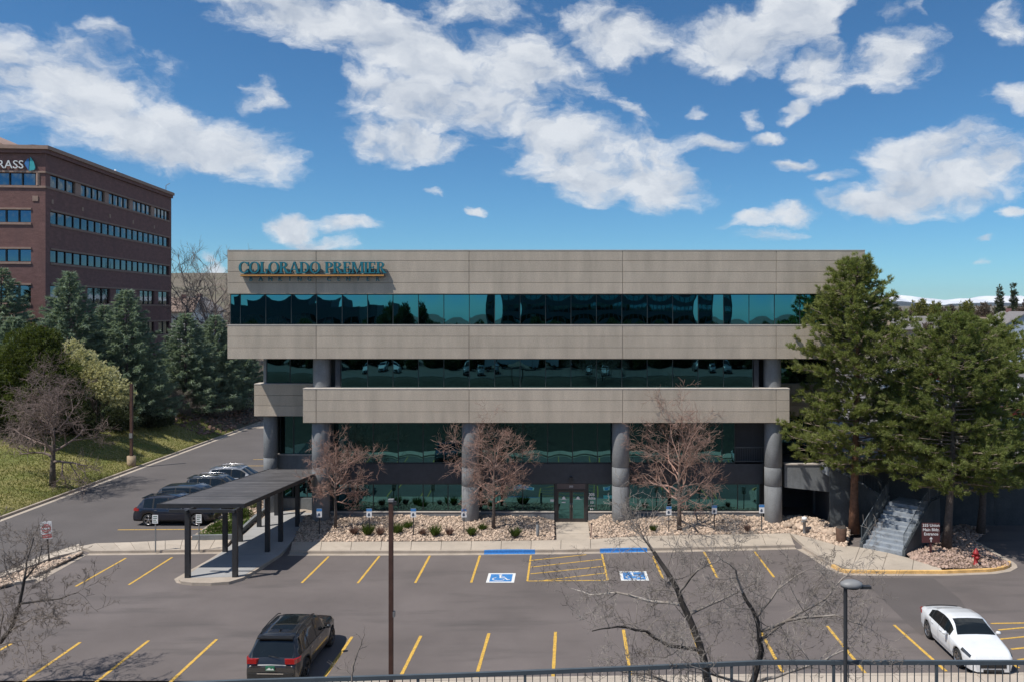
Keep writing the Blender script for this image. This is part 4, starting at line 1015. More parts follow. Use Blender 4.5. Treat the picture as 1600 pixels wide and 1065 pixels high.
def make_car(name, label, paint, kind, loc, rz, rimm=None, plate=False, group=None, rails=False):
    rimm = rimm or M_rim
    root = thing(name, label, 'car', loc, rz, group)
    if kind == 'suv':
        L, Wd, R_, xw1, xw2, zlow = 4.80, 1.92, .375, .97, 3.90, .30
        top = smooth_crv([(-.2,.72),(0,.76),(.07,1.02),(.22,1.22),(.52,1.63),(.75,1.71),(1.5,1.765),(2.4,1.75),(2.75,1.68),(3.1,1.45),(3.52,1.16),(3.7,1.13),(4.35,1.05),(4.58,.98),(4.72,.86),(4.80,.68),(5,.6)], .05)
        belt = smooth_crv([(-.2,.74),(0,.78),(.08,.98),(.3,1.13),(1,1.10),(3.3,1.04),(3.6,1.03),(4.35,.92),(4.6,.84),(4.74,.74),(4.8,.64),(5,.6)], .05)
        ws = (2.78,3.50); rw = (.14,.50); sw = [(.62,1.18),(1.26,2.06),(2.14,3.10)]; tum = .77
        plan = smooth_crv([(-.2,.84),(0,.87),(.3,.97),(1,1.0),(3.6,1.0),(4.2,.955),(4.55,.87),(4.72,.76),(4.8,.62),(5,.5)], .06)
    elif kind == 'sedan':
        L, Wd, R_, xw1, xw2, zlow = 4.62, 1.82, .335, .98, 3.68, .22
        top = smooth_crv([(-.2,.66),(0,.74),(.06,.98),(.3,1.06),(.60,1.09),(1.0,1.24),(1.5,1.40),(2.1,1.45),(2.5,1.42),(2.85,1.30),(3.35,1.04),(3.6,.97),(4.2,.86),(4.5,.76),(4.62,.55),(5,.5)], .06)
        belt = smooth_crv([(-.2,.64),(0,.72),(.06,.93),(.5,.99),(1,.97),(3.2,.90),(3.5,.88),(4.2,.78),(4.5,.70),(4.62,.52),(5,.5)], .05)
        ws = (2.55,3.30); rw = (.62,1.30); sw = [(1.08,1.30),(1.35,2.04),(2.09,3.02)]; tum = .74
        plan = smooth_crv([(-.2,.78),(0,.82),(.25,.94),(.9,1.0),(3.4,1.0),(4.1,.955),(4.45,.85),(4.62,.68),(5,.6)], .06)
    else:   # minivan or wagon
        L, Wd, R_, xw1, xw2, zlow = 4.95, 1.94, .36, .98, 3.85, .26
        top = smooth_crv([(-.2,.70),(0,.76),(.06,1.1),(.25,1.55),(.5,1.70),(1.4,1.76),(2.5,1.74),(2.9,1.63),(3.3,1.40),(3.85,1.08),(4.4,.98),(4.78,.88),(4.95,.62),(5.2,.5)], .06)
        belt = smooth_crv([(-.2,.70),(0,.78),(.08,.98),(.4,1.08),(3.3,1.0),(3.7,.98),(4.4,.88),(4.78,.8),(4.95,.6),(5.2,.5)], .05)
        ws = (2.95,3.72); rw = (.10,.40); sw = [(.50,1.35),(1.43,2.3),(2.38,3.30)]; tum = .79
        plan = smooth_crv([(-.2,.84),(0,.88),(.3,.97),(1,1.0),(3.7,1.0),(4.4,.95),(4.8,.84),(4.95,.7),(5.2,.6)], .06)
    hw = Wd/2; st = sorted(set([round(i*.05,3) for i in range(int(L/.05)+1)] + [L] + [a for w_ in sw+[ws,rw] for a in w_]))
    cx = L/2
    secs = []
    for x in st:
        w = hw*plan(x); zt = top(x); zb = min(belt(x), zt-.02); zl = zlow
        for xw in (xw1, xw2):
            d = abs(x-xw); rr = R_+.055
            if d < rr: zl = max(zl, R_ + math.sqrt(rr*rr-d*d))
        h = zt-zb; k = smooth((h-.10)/.38)
        wr = (w*.85)*(1-k) + hw*tum*plan(x)*k
        wr = min(wr, w*.955)
        zC = max(.60, zl+.03); zB = max(.40, zl+.012)
        nose = 0
        pts = [(w*.93, zl), (w*.985, max(zB, zl+.008)), (w, min(max(zC, zl+.02), zb-.08)), (w*.992, zb-.055), (w*.955, zb), (wr, zb+(h-.085*k)*(k+(1-k)*.74)), (wr-.10*(.5+.5*k), zt-.022), (wr*.55, zt-.004), (0, zt+.006)]
        secs.append([(x-cx, y, z) for y, z in pts] + [(x-cx, -y, z) for y, z in pts[-2::-1]])
    n = len(secs[0]); V = [p for s in secs for p in s]
    body = MB(); groups = {}
    def put(key, f): groups.setdefault(key, []).append(f)
    for i in range(len(st)-1):
        xm = (st[i]+st[i+1])/2
        for j in range(n-1):
            f = (i*n+j, i*n+j+1, (i+1)*n+j+1, (i+1)*n+j); jj = j if j < 8 else 15-j
            key = 'body'
            if jj in (6,7) and ws[0] <= xm <= ws[1]: key = 'windshield'
            elif jj in (6,7) and rw[0] <= xm <= rw[1]: key = 'rear_window'
            elif jj == 4:
                if sw[0][0] <= xm <= sw[-1][1]:
                    for k_, (a_, b_) in enumerate(sw):
                        if a_ <= xm <= b_: key = 'side_window_%d_%d' % (k_, j)
                    if key == 'body': key = 'pillar'
            elif jj == 0: key = 'sill'
            elif jj == 7 and kind == 'suv' and ws[0]-1.75 < xm < ws[0]-.12 and rails: key = 'roof_glass'
            put(key, f)
    put('body', tuple(range(n))); put('body', tuple((len(st)-1)*n+j for j in range(n-1,-1,-1)))
    for key, fs in groups.items():
        used = sorted({i for f in fs for i in f}); mp = {a: b for b, a in enumerate(used)}
        q = MB(); q.add([V[i] for i in used], [tuple(mp[i] for i in f) for f in fs], 0, True)
        nm = key.split('_%')[0]; nm = 'side_window' if key.startswith('side_window') else key
        mm = M_carglass if 'window' in nm or 'windshield' in nm or nm == 'roof_glass' else (M_plastic if nm in ('pillar','sill') and not (nm == 'sill' and kind == 'sedan') else paint)
        o = q.build(nm, mm, root)
        if nm == 'body':
            for p in o.data.polygons:
                if len(p.vertices) > 4: p.use_smooth = False
    # underbody and wheel wells
    q = MB(); q.box(.25-cx, L-.25-cx, -hw*.80, hw*.80, zlow-.02, zlow+.30); q.box(.5-cx, L-.6-cx, -hw*.62, hw*.62, zlow+.2, R_*2+.1); q.build('underbody', M_plastic, root)
    tq, rq = wheel(R_, .23, rimm)
    tyre = rim = None
    for xw in (xw1, xw2):
        for s in (-1, 1):
            if tyre is None:
                tyre = tq.build('wheel', M_tyre, root); rim = rq.build('rim', [rimm, M_plastic], tyre); o = tyre
            else: o = dup(tyre, root)
            o.location = (xw-cx, s*(hw-.125), R_); o.rotation_euler = (0, random.uniform(0,1), 0 if s > 0 else math.pi)
    # lamps, mirrors, handles, bumpers, plate
    def shell(xa, xb, ja, jb, nm, m, proud=.010, side=0):
        sel = [i for i, x in enumerate(st) if xa-1e-6 <= x <= xb+1e-6]
        for sgn in ((1,-1) if side == 0 else (side,)):
            q = MB(); vs = []
            ts = sorted(set([ja, jb] + [float(k_) for k_ in range(int(ja)+1, int(math.ceil(jb)))])); m_ = len(ts)
            for i in sel:
                for t in ts:
                    j0 = int(t); fr = t-j0; p = Vector(secs[i][j0]).lerp(Vector(secs[i][j0+1]), fr); nrm = Vector((.25 if xa > L/2 else -.25, 1, .12)).normalized()*proud
                    p = p+nrm; vs.append((p.x, p.y*sgn, p.z))
            fs = [(m_*i+k_, m_*i+k_+1, m_*(i+1)+k_+1, m_*(i+1)+k_) for i in range(len(sel)-1) for k_ in range(m_-1)]
            if sgn < 0: fs = [f[::-1] for f in fs]
            q.add(vs, fs, 0, True); q.build(nm, m, root)
    yE = hw*plan(0)
    # rear lamps wrap the corner
    zt0 = {'suv': (.93,1.08), 'sedan': (.80,.93), 'van': (.95,1.25)}[kind]
    for s in (-1, 1):
        q = MB(); q.box(-cx-.012+(.02), -cx+.36, s*(hw*.985)-.0 if s < 0 else hw*.60, -hw*.60 if s < 0 else hw*.985, zt0[0], zt0[1]) if False else None
        q = MB(); n_ = 6; vs = []
        path = []
        for k in range(n_+1):
            t = k/n_; x = .055+.34*max(0,(t-.55)/.45); y = (hw*.52+(hw*plan(.06)*1.004-hw*.52)*min(1,t/.55)) if t < .55 else hw*plan(x)*1.004
            path.append((x, y))
        for x, y in path:
            xx = x if True else 0
            vs += [(xx-cx-.05 if y < hw*.9 else xx-cx-.03, s*(y+.006), zt0[0]), (xx-cx-.035 if y < hw*.9 else xx-cx-.02, s*(y+.004), zt0[1])]
        vs2 = [(v[0]+.10, v[1]-s*.06, v[2]) for v in vs]
        fs = [(2*i,2*i+1,2*i+3,2*i+2) for i in range(n_)]; m_ = len(vs)
        fs += [(m_+2*i,m_+2*i+2,m_+2*i+3,m_+2*i+1) for i in range(n_)] + [(2*i+1,m_+2*i+1,m_+2*i+3,2*i+3) for i in range(n_)] + [(2*i,2*i+2,m_+2*i+2,m_+2*i) for i in range(n_)]
        fs += [(0,m_,m_+1,1),(2*n_,2*n_+1,m_+2*n_+1,m_+2*n_)]
        if s > 0: fs = [f[::-1] for f in fs]
        q.add(vs+vs2, fs); q.build('taillight', M_tail, root)
    shell(L-.70 if kind == 'sedan' else L-.62, L-.16, 3.0, 4.5 if kind == 'sedan' else 4.2, 'headlight', M_head if paint is not M_white else M_head)
    # front grille and rear bumper
    wf = hw*plan(L)
    q = MB(); q.box(cx-.03, cx+.012, -wf*.72, wf*.72, .36, .56); q.build('grille', M_plastic, root)
    q = MB(); q.box(-cx-.035, -cx+.05, -yE*.94, yE*.94, .38, .62); q.build('rear_bumper', M_plastic if kind != 'sedan' else paint, root)
    q = MB(); q.box(-cx-.045, -cx-.03, -yE*.55, yE*.55, .60, .63); q.build('bumper_trim', M_chrome, root)
    for s in (-1, 1):
        xm_ = ws[1]-.42-cx; q = MB(); q.blob((xm_, s*(hw+.10), belt(ws[1])+.07), .115, 3, 1, .05, squash=.72); q.box(xm_-.02, xm_+.03, s*hw*.95 if s > 0 else -hw-.06, hw+.06 if s > 0 else -hw*.95, belt(ws[1])+.0, belt(ws[1])+.05); q.build('mirror', paint, root, smooth=True)
        for a_, b_ in sw[-2:]:
            xh = a_+.08-cx; zz = belt(a_)-.13; q = MB(); q.box(xh, xh+.17, s*(hw-.01) if s > 0 else -hw-.022, hw+.022 if s > 0 else -(hw-.01), zz, zz+.03); q.build('door_handle', M_chrome if kind == 'suv' else paint, root)
        for xd in (sw[-1][1]+.02, sw[-1][0]-.04, sw[-2][0]-.0):
            q = MB(); pts = []
            i = min(range(len(st)), key=lambda k: abs(st[k]-xd)); S_ = secs[i]
            for j in (1,2,3,4): pts.append((S_[j][0], s*(S_[j][1]+.0015), S_[j][2]))
            vs = []
            for p in pts: vs += [(p[0]-.006, p[1], p[2]), (p[0]+.006, p[1], p[2])]
            fs = [(2*k,2*k+1,2*k+3,2*k+2) for k in range(3)]; 
            if s > 0: fs = [f[::-1] for f in fs]
            q.add(vs, fs); q.build('door_seam', M_plastic, root)
    if kind == 'suv' or rails:
        for s in (-1, 1):
            q = MB(); yy = hw*tum-.10; q.tube([(.75-cx, s*yy, 1.69),(.9-cx, s*yy, 1.775),(1.6-cx, s*yy, 1.815),(2.4-cx, s*yy, 1.80),(2.65-cx, s*yy, 1.72)], .018, 6); q.build('roof_rail', M_chrome if (rails and paint is not P_grey_ref[0]) else M_plastic, root)
        q = MB(); q.box(.40-cx,.66-cx,-hw*.64,hw*.64,1.63,1.665); q.build('rear_spoiler', paint, root)
        q = MB(); q.tube([(.05-cx,-.25,1.14),(.12-cx,.12,1.17)], .012, 5); q.build('wiper', M_plastic, root)
        q = MB(); q.add([(.85-cx,-.03,1.73),(1.05-cx,-.03,1.755),(1.05-cx,.03,1.755),(.85-cx,.03,1.73),(.87-cx,0,1.80),(.93-cx,0,1.79)], [(0,1,5,4),(1,2,5),(2,3,4,5),(3,0,4)]); q.build('antenna_fin', M_plastic, root)
    if kind == 'sedan':
        q = MB(); q.tube([(.24-cx,-hw*.70,1.035),(.17-cx,-hw*.4,1.045),(.15-cx,0,1.05),(.17-cx,hw*.4,1.045),(.24-cx,hw*.70,1.035)], .016, 6); q.build('boot_lip', M_plastic, root)
        q = MB(); q.box(cx-.06,cx+.012,-hw*.4,hw*.4,.22,.31); q.build('lower_grille', M_plastic, root)
    if plate:
        q = MB(); q.box(-cx-.055,-cx-.03,-.155,.155,.72,.88); pl = q.build('licence_plate', M_plate, root)
        q = MB(); q.add([(-cx-.057,-.15,.745),(-cx-.057,-.10,.81),(-cx-.057,-.04,.78),(-cx-.057,.03,.84),(-cx-.057,.09,.79),(-cx-.057,.15,.745)], [(0,1,2,3,4,5)]); q.build('plate_mountains', M_white, pl)
    return root
P_grey = carpaint('granite_car_paint', (.028,.030,.034), .5); P_grey_ref[0] = P_grey; P_white = carpaint('white_car_paint', (.74,.76,.78), 0)
P_black = carpaint('black_car_paint', (.012,.015,.028), .3); P_dk = carpaint('charcoal_car_paint', (.045,.050,.056), .5); P_silver = carpaint('silver_car_paint', (.36,.37,.39), .6); P_blue = carpaint('navy_car_paint', (.02,.035,.075), .4); P_redc = carpaint('red_car_paint', (.22,.02,.02), .3)
make_car('parked_car', 'dark grey SUV with a green licence plate parked nose-in near the bottom fence', P_grey, 'suv', (-10.18, 31.2, 0), R(88.5), M_rimdk, plate=True, rails=True)
make_car('parked_car', 'white four-door sedan parked nose toward the camera at the lower right', P_white, 'sedan', (15.36, 32.1, 0), R(-91.5), M_rim)
gl_ = 'cars in the stalls left of the canopy'
make_car('parked_car', 'black SUV with silver wheels, nearest of the cars left of the canopy', P_black, 'suv', (-24.05, 51.65, 0), 0, M_rim, group=gl_)
make_car('parked_car', 'dark wagon right behind the black SUV by the canopy', P_dk, 'van', (-24.2, 54.6, 0), 0, M_rim, group=gl_)
make_car('parked_car', 'charcoal SUV with bright roof rails, third in the row left of the canopy', P_dk, 'suv', (-24.0, 57.6, 0), 0, M_rim, rails=True, group=gl_)
make_car('parked_car', 'silver SUV farthest back in the row of cars left of the canopy', P_silver, 'suv', (-23.9, 60.9, 0), 0, M_rim, rails=True, group=gl_)

# ------------------------------------------------------------------ signs and posts
def reserved_sign(u, v, label, kind='blue'):
    p = G(u, v, .15); t = thing('parking_sign', label, 'sign', (p.x, p.y, .1), random.uniform(-.08,.08), 'small parking signs on thin posts')
    post = M_black if kind == 'blue' else M_grey
    hgt = 1.12 if kind == 'blue' else 1.55; 
    q = MB(); q.box(-.028,.028,-.022,.022,0,hgt+.2); q.build('post', post, t)
    w, h = (.155, .50) if kind == 'blue' else (.155, .46)
    q = MB(); q.box(-w,w,-.040,-.023,hgt,hgt+h); pl = q.build('plate', M_lettw, t)
    if kind == 'blue':
        q = MB(); q.box(-w,w,-.044,-.0405,hgt+h-.15,hgt+h+.001); q.build('blue_header', M_blue, pl)
        q = MB(); q.add([(x,-.0415,z) for x,z in [(-.045,hgt+.24),(.02,hgt+.26),(.07,hgt+.12),(.03,hgt+.06),(-.06,hgt+.06),(-.09,hgt+.14)]], [(0,1,2,3,4,5)]); q.build('symbol', mat('sign_symbol', (.06,.08,.12), .6, n=4, amt=.1), pl)
    else:
        for k in range(4):
            q = MB(); q.box(-w*.72, w*.72*(1 if k != 2 else .5), -.0415, -.0405, hgt+h-.10-k*.10, hgt+h-.055-k*.10); q.build('sign_line', mat('sign_green', (.03,.10,.06), .6, n=4, amt=.1), pl)
    return t
for u, v, lab in ((499,836,'parking sign with blue header in front of the leftmost big column'),(577,836,'parking sign with blue header between the left small tree and the tall brown pole'),(646,836,'parking sign with blue header just right of the tall brown light pole'),
                  (725,836,'parking sign with blue header in front of the second column'),(1045,832,'parking sign with blue header in front of the twiggy tree right of the door'),
                  (1116,830,'parking sign with blue header between the twiggy tree and the rightmost column'),(1190,829,'parking sign with blue header left of the rightmost column')):
    reserved_sign(u, v, lab)
reserved_sign(243, 860, 'white sign on a grey post before the rear wheel of the black SUV', 'grey'); reserved_sign(311, 859, 'white sign on a grey post before the front wheel of the black SUV', 'grey')
p = G(77, 880); t = thing('entry_sign', 'tilted white sign with red no-entry disc on a post in the left gravel wedge', 'sign', (p.x, p.y, .1), R(12)); t.rotation_euler = (0, R(-4), R(10))
q = MB(); q.box(-.03,.03,-.03,.03,0,1.5); q.build('post', M_barkdk, t)
q = MB(); q.box(-.27,.27,-.055,-.032,1.22,2.12); pl = q.build('plate', M_lettw, t)
q = MB(); q.add([(.235*math.cos(k*math.pi/12),-.059,1.76+.235*math.sin(k*math.pi/12)) for k in range(24)], [tuple(range(24))]); q.build('red_disc', M_signred, pl)
q = MB(); q.box(-.20,.20,-.063,-.0605,1.71,1.80); q.build('white_bar', M_lettw, pl)
lettering('DO NOT', .115, M_lettw, (0,-.064,1.90), pl, depth=.001); lettering('ENTER', .115, M_lettw, (0,-.064,1.62), pl, depth=.001)
q = MB(); q.box(-.24,.24,-.059,-.0565,1.27,1.45); q.build('red_band', M_signred, pl); lettering('WRONG WAY', .085, M_lettw, (0,-.061,1.36), pl, depth=.001)
# brown direction sign
p = G(1454, 865, .15); t = thing('direction_sign', 'brown sign with white lettering and an up arrow to the right of the stairs', 'sign', (p.x, p.y, .12))
q = MB(); q.box(-.05,.05,-.04,.04,0,.9); q.build('post', M_brownsign, t)
q = MB(); q.box(-.47,.47,-.06,.0,.66,1.70); pl = q.build('panel', M_brownsign, t)
for s, z in (('335 Union',1.58),('Main Bldg.',1.35),('Entrance',1.12)): lettering(s, .215, M_lettw, (0,-.063,z), pl, depth=.002, bold=.004)
q = MB(); q.box(-.022,.022,-.064,-.0605,.70,.93); q.add([(-.09,-.062,.86),(0,-.062,.98),(.09,-.062,.86),(.05,-.062,.84),(0,-.062,.91),(-.05,-.062,.84)], [(0,5,4),(0,4,1),(1,4,2),(4,3,2)]); q.build('arrow', M_lettw, pl)
# bollard light, marker post, trash can, standpipe, hydrant
p = G(840, 834, .3); t = thing('bollard_light', 'short grey bollard light in the gravel left of the entrance walk', 'light', (p.x, p.y, .25)); q = MB(); q.lathe([(.085,0),(.085,.60),(.07,.62)], 16); q.build('post', M_column, t); q = MB(); q.lathe([(.06,.62),(.06,.72)], 16); q.build('lamp_lens', M_grey, t); q = MB(); q.lathe([(.09,.72),(.09,.79),(.001,.81)], 16); q.build('cap', M_black, t)
p = G(923, 838, .2); t = thing('marker_post', 'leaning short reddish post with a dark top right of the entrance walk', 'post', (p.x, p.y, .12)); t.rotation_euler = (0, R(4), 0); q = MB(); q.box(-.035,.035,-.03,.03,0,.78); q.build('post', M_trim, t); q = MB(); q.box(-.045,.045,-.04,.04,.781,.86); q.build('cap', M_black, t)
p = G(1319, 850, .15); t = thing('litter_bin', 'round brown litter bin beside the sidewalk left of the stairs', 'bin', (p.x, p.y+.5, .12)); q = MB(); q.lathe([(.27,0),(.30,.8),(.27,.84)], 22); q.build('drum', mat('bin_brown', (.10,.055,.035), .8, n=5, amt=.3), t); q = MB(); q.lathe([(.27,.84),(.24,.90),(.10,.90),(.09,.85),(.001,.84)], 22); q.build('lid', M_barkdk, t)
p = G(1257, 829, .3); t = thing('standpipe', 'grey standpipe with round cap in the rocks below the bridge', 'standpipe', (p.x, p.y, .2)); q = MB(); q.lathe([(.09,0),(.09,.62),(.13,.64),(.13,.72)], 14); q.build('pipe', M_grey, t); q = MB(); q.lathe([(.001,.95),(.14,.92),(.17,.84),(.14,.75),(.001,.73)], 14); q.build('cap', M_lettw, t)
q = MB(); q.tube([(-.18,0,.66),(.18,0,.66)], .05, 8); q.build('outlet', M_grey, t)
p = G(1525, 881, .15); t = thing('fire_hydrant', 'red fire hydrant on the pinkish rock island at the right', 'hydrant', (p.x, p.y, .12))
q = MB(); q.lathe([(.15,0),(.15,.05),(.105,.06),(.105,.55),(.15,.56),(.15,.62),(.12,.66),(.09,.75),(.04,.80),(.03,.86),(.001,.86)], 18); q.build('barrel', M_red, t)
for s, r_ in ((-1,.06),(1,.06)):
    q = MB(); q.lathe([(.001,s*.20),(r_,s*.20),(r_,s*.08)], 12, axis='x', c=(0,0,.46)); q.build('outlet', M_red, t)
q = MB(); q.lathe([(.001,-.22),(.08,-.22),(.08,-.08)], 12, axis='y', c=(0,0,.40)); q.build('outlet', M_red, t)

# tall lamp posts
p = Vector((PX(611,23.5), 23.5, H(0,23.5)-.1)); t = thing('light_pole', 'tall square rust-brown pole rising from the bottom edge left of centre', 'pole', tuple(p)); zt = PZ(780, p.y)-p.z
q = MB(); q.box(-.058,.058,-.058,.058,0,zt); q.build('pole', M_rust, t); q = MB(); q.box(-.075,.075,-.075,.075,zt-.05,zt+.02); q.build('cap', M_grey, t); q = MB(); q.box(.05,.15,-.07,.04,zt-.14,zt-.04); q.build('bracket', M_black, t)
q = MB(); q.box(.06,.11,-.06,.06,zt-3.3,zt-3.15); q.build('junction_box', M_grey, t)
y = 69.4; x = PX(211, y); t = thing('light_pole', 'slim rust-brown pole on a concrete footing at the edge of the lawn', 'pole', (x-.3, y, .0))
q = MB(); q.cyl(0,0,-.2,1.0,.34,18); q.build('footing', mat('footing_tan', (.36,.27,.18), .9, n=4, amt=.2), t); q = MB(); q.box(-.10,.10,-.10,.10,1.0,7.0); q.build('pole', M_rust, t); q = MB(); q.box(-.13,.13,-.14,-.10,2.5,2.9); q.build('access_plate', M_grey, t)
y = 14.0; x = PX(1321, y); t = thing('lamp_post', 'dark lamp post with a flat cobra head in front of the fence at lower right', 'lamp', (x, y, 5.8)); zt = PZ(914, y)-5.8
q = MB(); q.lathe([(.05,0),(.05,.08),(.034,.1),(.032,zt)], 14); q.build('pole', M_black, t)
q = MB(); q.lathe([(.001,.075),(.10,.065),(.155,.03),(.165,-.005),(.15,-.04),(.001,-.05)], 20); hd = q.build('lamp_head', M_grey, t); hd.location = (.10, 0, zt+.02); hd.scale = (1.15, .8, 1)
q = MB(); q.box(.17,.36,-.05,.05,-.045,.0); o = q.build('photocell_arm', M_black, t); o.location = (.06,0,zt+.0)
q = MB(); q.lathe([(.001,-.06),(.13,-.052),(.13,-.045)], 18); o = q.build('lens', M_plastic, t); o.location = (.10,0,zt+.02)

# ------------------------------------------------------------------ the railing on the terrace
FN = thing('terrace_fence', 'long grey-blue metal picket railing along the bottom edge of the picture', 'fence', (3, 14.1, 5.87)); FO = Vector(FN.location)
def rail3(u, v, z): y = (CH-z)*CF/(v-CV); return Vector(((u-CU)/CF*y, y, z))
zrail = 7.2
fp = [rail3(-60,1083,zrail), rail3(385,1064,zrail), rail3(700,1054.5,zrail), rail3(1000,1042.5,zrail), rail3(1190,1034,zrail), rail3(1330,1034,zrail), rail3(1600,1034,zrail), rail3(1900,1034,zrail)]
for a, b in zip(fp, fp[1:]):
    d = (b-a).normalized(); s = Vector((-d.y,d.x,0))
    q = MB(); w, h = .028, .034
    for z_, nm in ((0,'top_rail'),(-1.12,'bottom_rail')):
        q = MB(); hh = h if z_ == 0 else .02; vs = [a-s*w, b-s*w, b+s*w, a+s*w]
        q.add([(v.x,v.y,v.z+z_-hh) for v in vs]+[(v.x,v.y,v.z+z_+hh) for v in vs], [(0,3,2,1),(4,5,6,7),(0,1,5,4),(1,2,6,5),(2,3,7,6),(3,0,4,7)]); q.build(nm, M_rail, FN, off=FO)
L = [0]
for a, b in zip(fp, fp[1:]): L.append(L[-1]+(b-a).length)
d = .05; k = 0; pk = MB(); pk.box(-.0065,.0065,-.0065,.0065,-1.12,-.034); pkm = None; po = MB(); po.box(-.022,.022,-.022,.022,-1.38,-.035); pom = None
while d < L[-1]:
    for i in range(len(fp)-1):
        if d <= L[i+1]: p = fp[i].lerp(fp[i+1], (d-L[i])/(L[i+1]-L[i])); break
    if k % 14 == 0:
        if pom is None: pom = po.build('fence_post', M_rail, FN)
        o = pom if k == 0 else link('fence_post', pom.data, FN)
    else:
        if pkm is None: pkm = pk.build('picket', M_rail, FN); o = pkm
        else: o = link('picket', pkm.data, FN)
    o.location = p-FO; d += .125; k += 1

# wire rack at the far end of the drive
t = thing('wire_trellis', 'leaning black wire grid rack at the far end of the lawn beside the building', 'rack', (-35.2, 93.5, .5)); t.rotation_euler = (R(-8), R(14), R(12))
for i in range(7):
    q = MB(); q.box(-1.2+i*.4-.025,-1.2+i*.4+.025,-.02,.02,0,3.3-.15*abs(i-4)); q.build('upright', M_black, t)
for i in range(8):
    q = MB(); q.box(-1.25,1.25,-.045,-.021,.3+i*.38,.35+i*.38); q.build('crosswire', M_black, t)
q = MB(); q.box(.1,.4,-.07,-.05,1.5,2.0); q.build('tag', M_lettw, t)
# ------------------------------------------------------------------ brick office block on the left
LB = thing('brick_office_building', 'tall brown brick office block with dark ribbon windows above the spruces at left', 'building', (-55.1, 88, 0), math.atan(.102))
ZR = 30.35
def lbox(x0,x1,y0,y1,z0,z1,name,m,parent=LB):
    q = MB(); q.box(x0,x1,y0,y1,z0,z1); return q.build(name, m, parent)
lbox(-44.6,-.6,.6,35.2,3,ZR-1.2,'core',M_brickdk)
rows = [(26.25,27.55),(22.35,23.65),(18.2,19.5),(13.85,15.7),(9.6,11.4)]
edges = [ZR-.75] + [z for r in rows for z in r[::-1]] + [4.0]
SL = 35.9
for i in range(0, len(edges), 2):
    a, b = edges[i+1], edges[i]
    q = MB(); q.box(-45,0,0,.5,a,b); q.box(-.5,0,.5,SL,a,b); q.build('wall', M_brick, LB)
# cornice and trims
q = MB(); q.box(-45.2,.25,-.25,SL+.02,ZR-.72,ZR-.32); q.build('cornice', M_brick, LB)
q = MB(); q.box(-45.4,.45,-.45,SL+.05,ZR-.315,ZR+.08); q.build('cornice', M_trim, LB)
for (a, b) in rows:
    x1 = -1.4
    for z0, z1 in ((a-.26,a-.03),(b+.03,b+.22)):
        q = MB(); q.box(-45,x1 if a < 26 else .06,-.09,.0,z0,z1); q.build('trim_course', M_trim, LB)
        q = MB(); q.box(.0,.09,1.0 if a < 26 else -.05,SL-.7,z0,z1); q.build('trim_course', mat('side_trim', (.28,.185,.15), .85, n=4, amt=.14), LB)
def lpane(w, h, m): return pane_mesh(w, h, 1, m)
def wrow(x0, x1, y, a, b, n, side):
    for i in range(n):
        w = (x1-x0)/n
        c = x0+w*(i+.5)
        o = link('window_pane', lpane(w-.09, b-a-.1, M_glassbl if not side else M_glassgy), LB)
        if side: o.location = (-.22, c, (a+b)/2); o.rotation_euler = (0,0,R(90))
        else: o.location = (c, .26, (a+b)/2)
        c2 = x0+w*i
        q = MB()
        if side: q.box(-.30,-.12,c2-.045,c2+.045,a,b)
        else: q.box(c2-.06,c2+.06,.14,.32,a,b)
        q.build('mullion', M_frame, LB)
# piers between groups
for a, b in rows:
    if a < 26: lbox(-1.45,0,0,.5,a,b,'corner_pier',M_brick)
    lbox(-.5,0,.5 if a < 26 else .0,1.0,a,b,'corner_pier',M_brick); lbox(-.5,0,SL-.8,SL,a,b,'corner_pier',M_brick)
q = MB(); q.lathe([(.22,26.25),(.22,27.55)], 16, c=(-.75,.1,0)); q.build('corner_column', M_trim, LB)
for k, (a, b) in enumerate(rows):
    xl = -1.45 if k else -1.1
    wrow(xl-2.55*8, xl, .26, a, b, 16 if False else 16, False)
grp = [(1.0,6.6,3),(7.9,14.0,4),(15.1,21.2,4),(22.3,28.4,4),(29.6,35.0,4)]
for g0, g1, n in grp: wrow(g0, g1, 0, *rows[0], n, True)
for (g0, g1, n), (h0, h1, _) in zip(grp, grp[1:]): lbox(-.42,-.04,g1,h0,*rows[0],'pier',M_trim)
wrow(1.0, 35.0, 0, *rows[1], 19, True); wrow(1.0, 35.0, 0, *rows[2], 19, True)
g4 = [(1.0,5.5,2),(9.5,15.5,3),(17.2,22.5,3),(24.5,29.5,3),(31,35,2)]
for kk in (3,4):
    for g0, g1, n in g4: wrow(g0, g1, 0, *rows[kk], n, True)
    for (g0, g1, n), (h0, h1, _) in zip(g4, g4[1:]): lbox(-.46,-.03,g1,h0,*rows[kk],'pier',M_brick)
for x in (-1.0,): lbox(x-.28,x+.28,-.06,.0,24.6,25.15,'tan_block',M_trim)
for y in (1.4,8.2,15.3,22.2,29.3): lbox(.0,.05,y-.22,y+.22,24.5,24.95,'tan_block',M_trim)
for side_y in ():
    pass
lettering('GRASS', 1.22, M_lettw, (-3.85,-.16,28.35), LB, depth=.05, name='sign_letters')
q = MB(); q.add([(x,-.14,z) for x,z in [(-1.55,27.75),(-1.05,27.85),(-.95,28.1),(-1.1,28.7),(-1.45,29.25),(-1.5,28.8)]], [(0,1,2,3,4,5)]); q.build('sail_logo', M_cyan, LB)
q = MB(); q.add([(x,-.13,z) for x,z in [(-2.05,28.5),(-1.62,27.75),(-1.56,28.7),(-1.62,29.1),(-1.85,28.9)]], [(0,1,2,3,4)]); q.build('sail_logo', M_blue, LB)
q = MB(); q.add([(x,-.15,z) for x,z in [(-1.02,27.85),(-.85,27.9),(-.9,28.4),(-1.2,29.0),(-1.42,29.3),(-1.1,28.7),(-.93,28.1)]], [(0,1,2,3,4,5,6)]); q.build('sail_logo', mat('sail_dark', (.01,.03,.05), .5, n=3, amt=.1), LB)
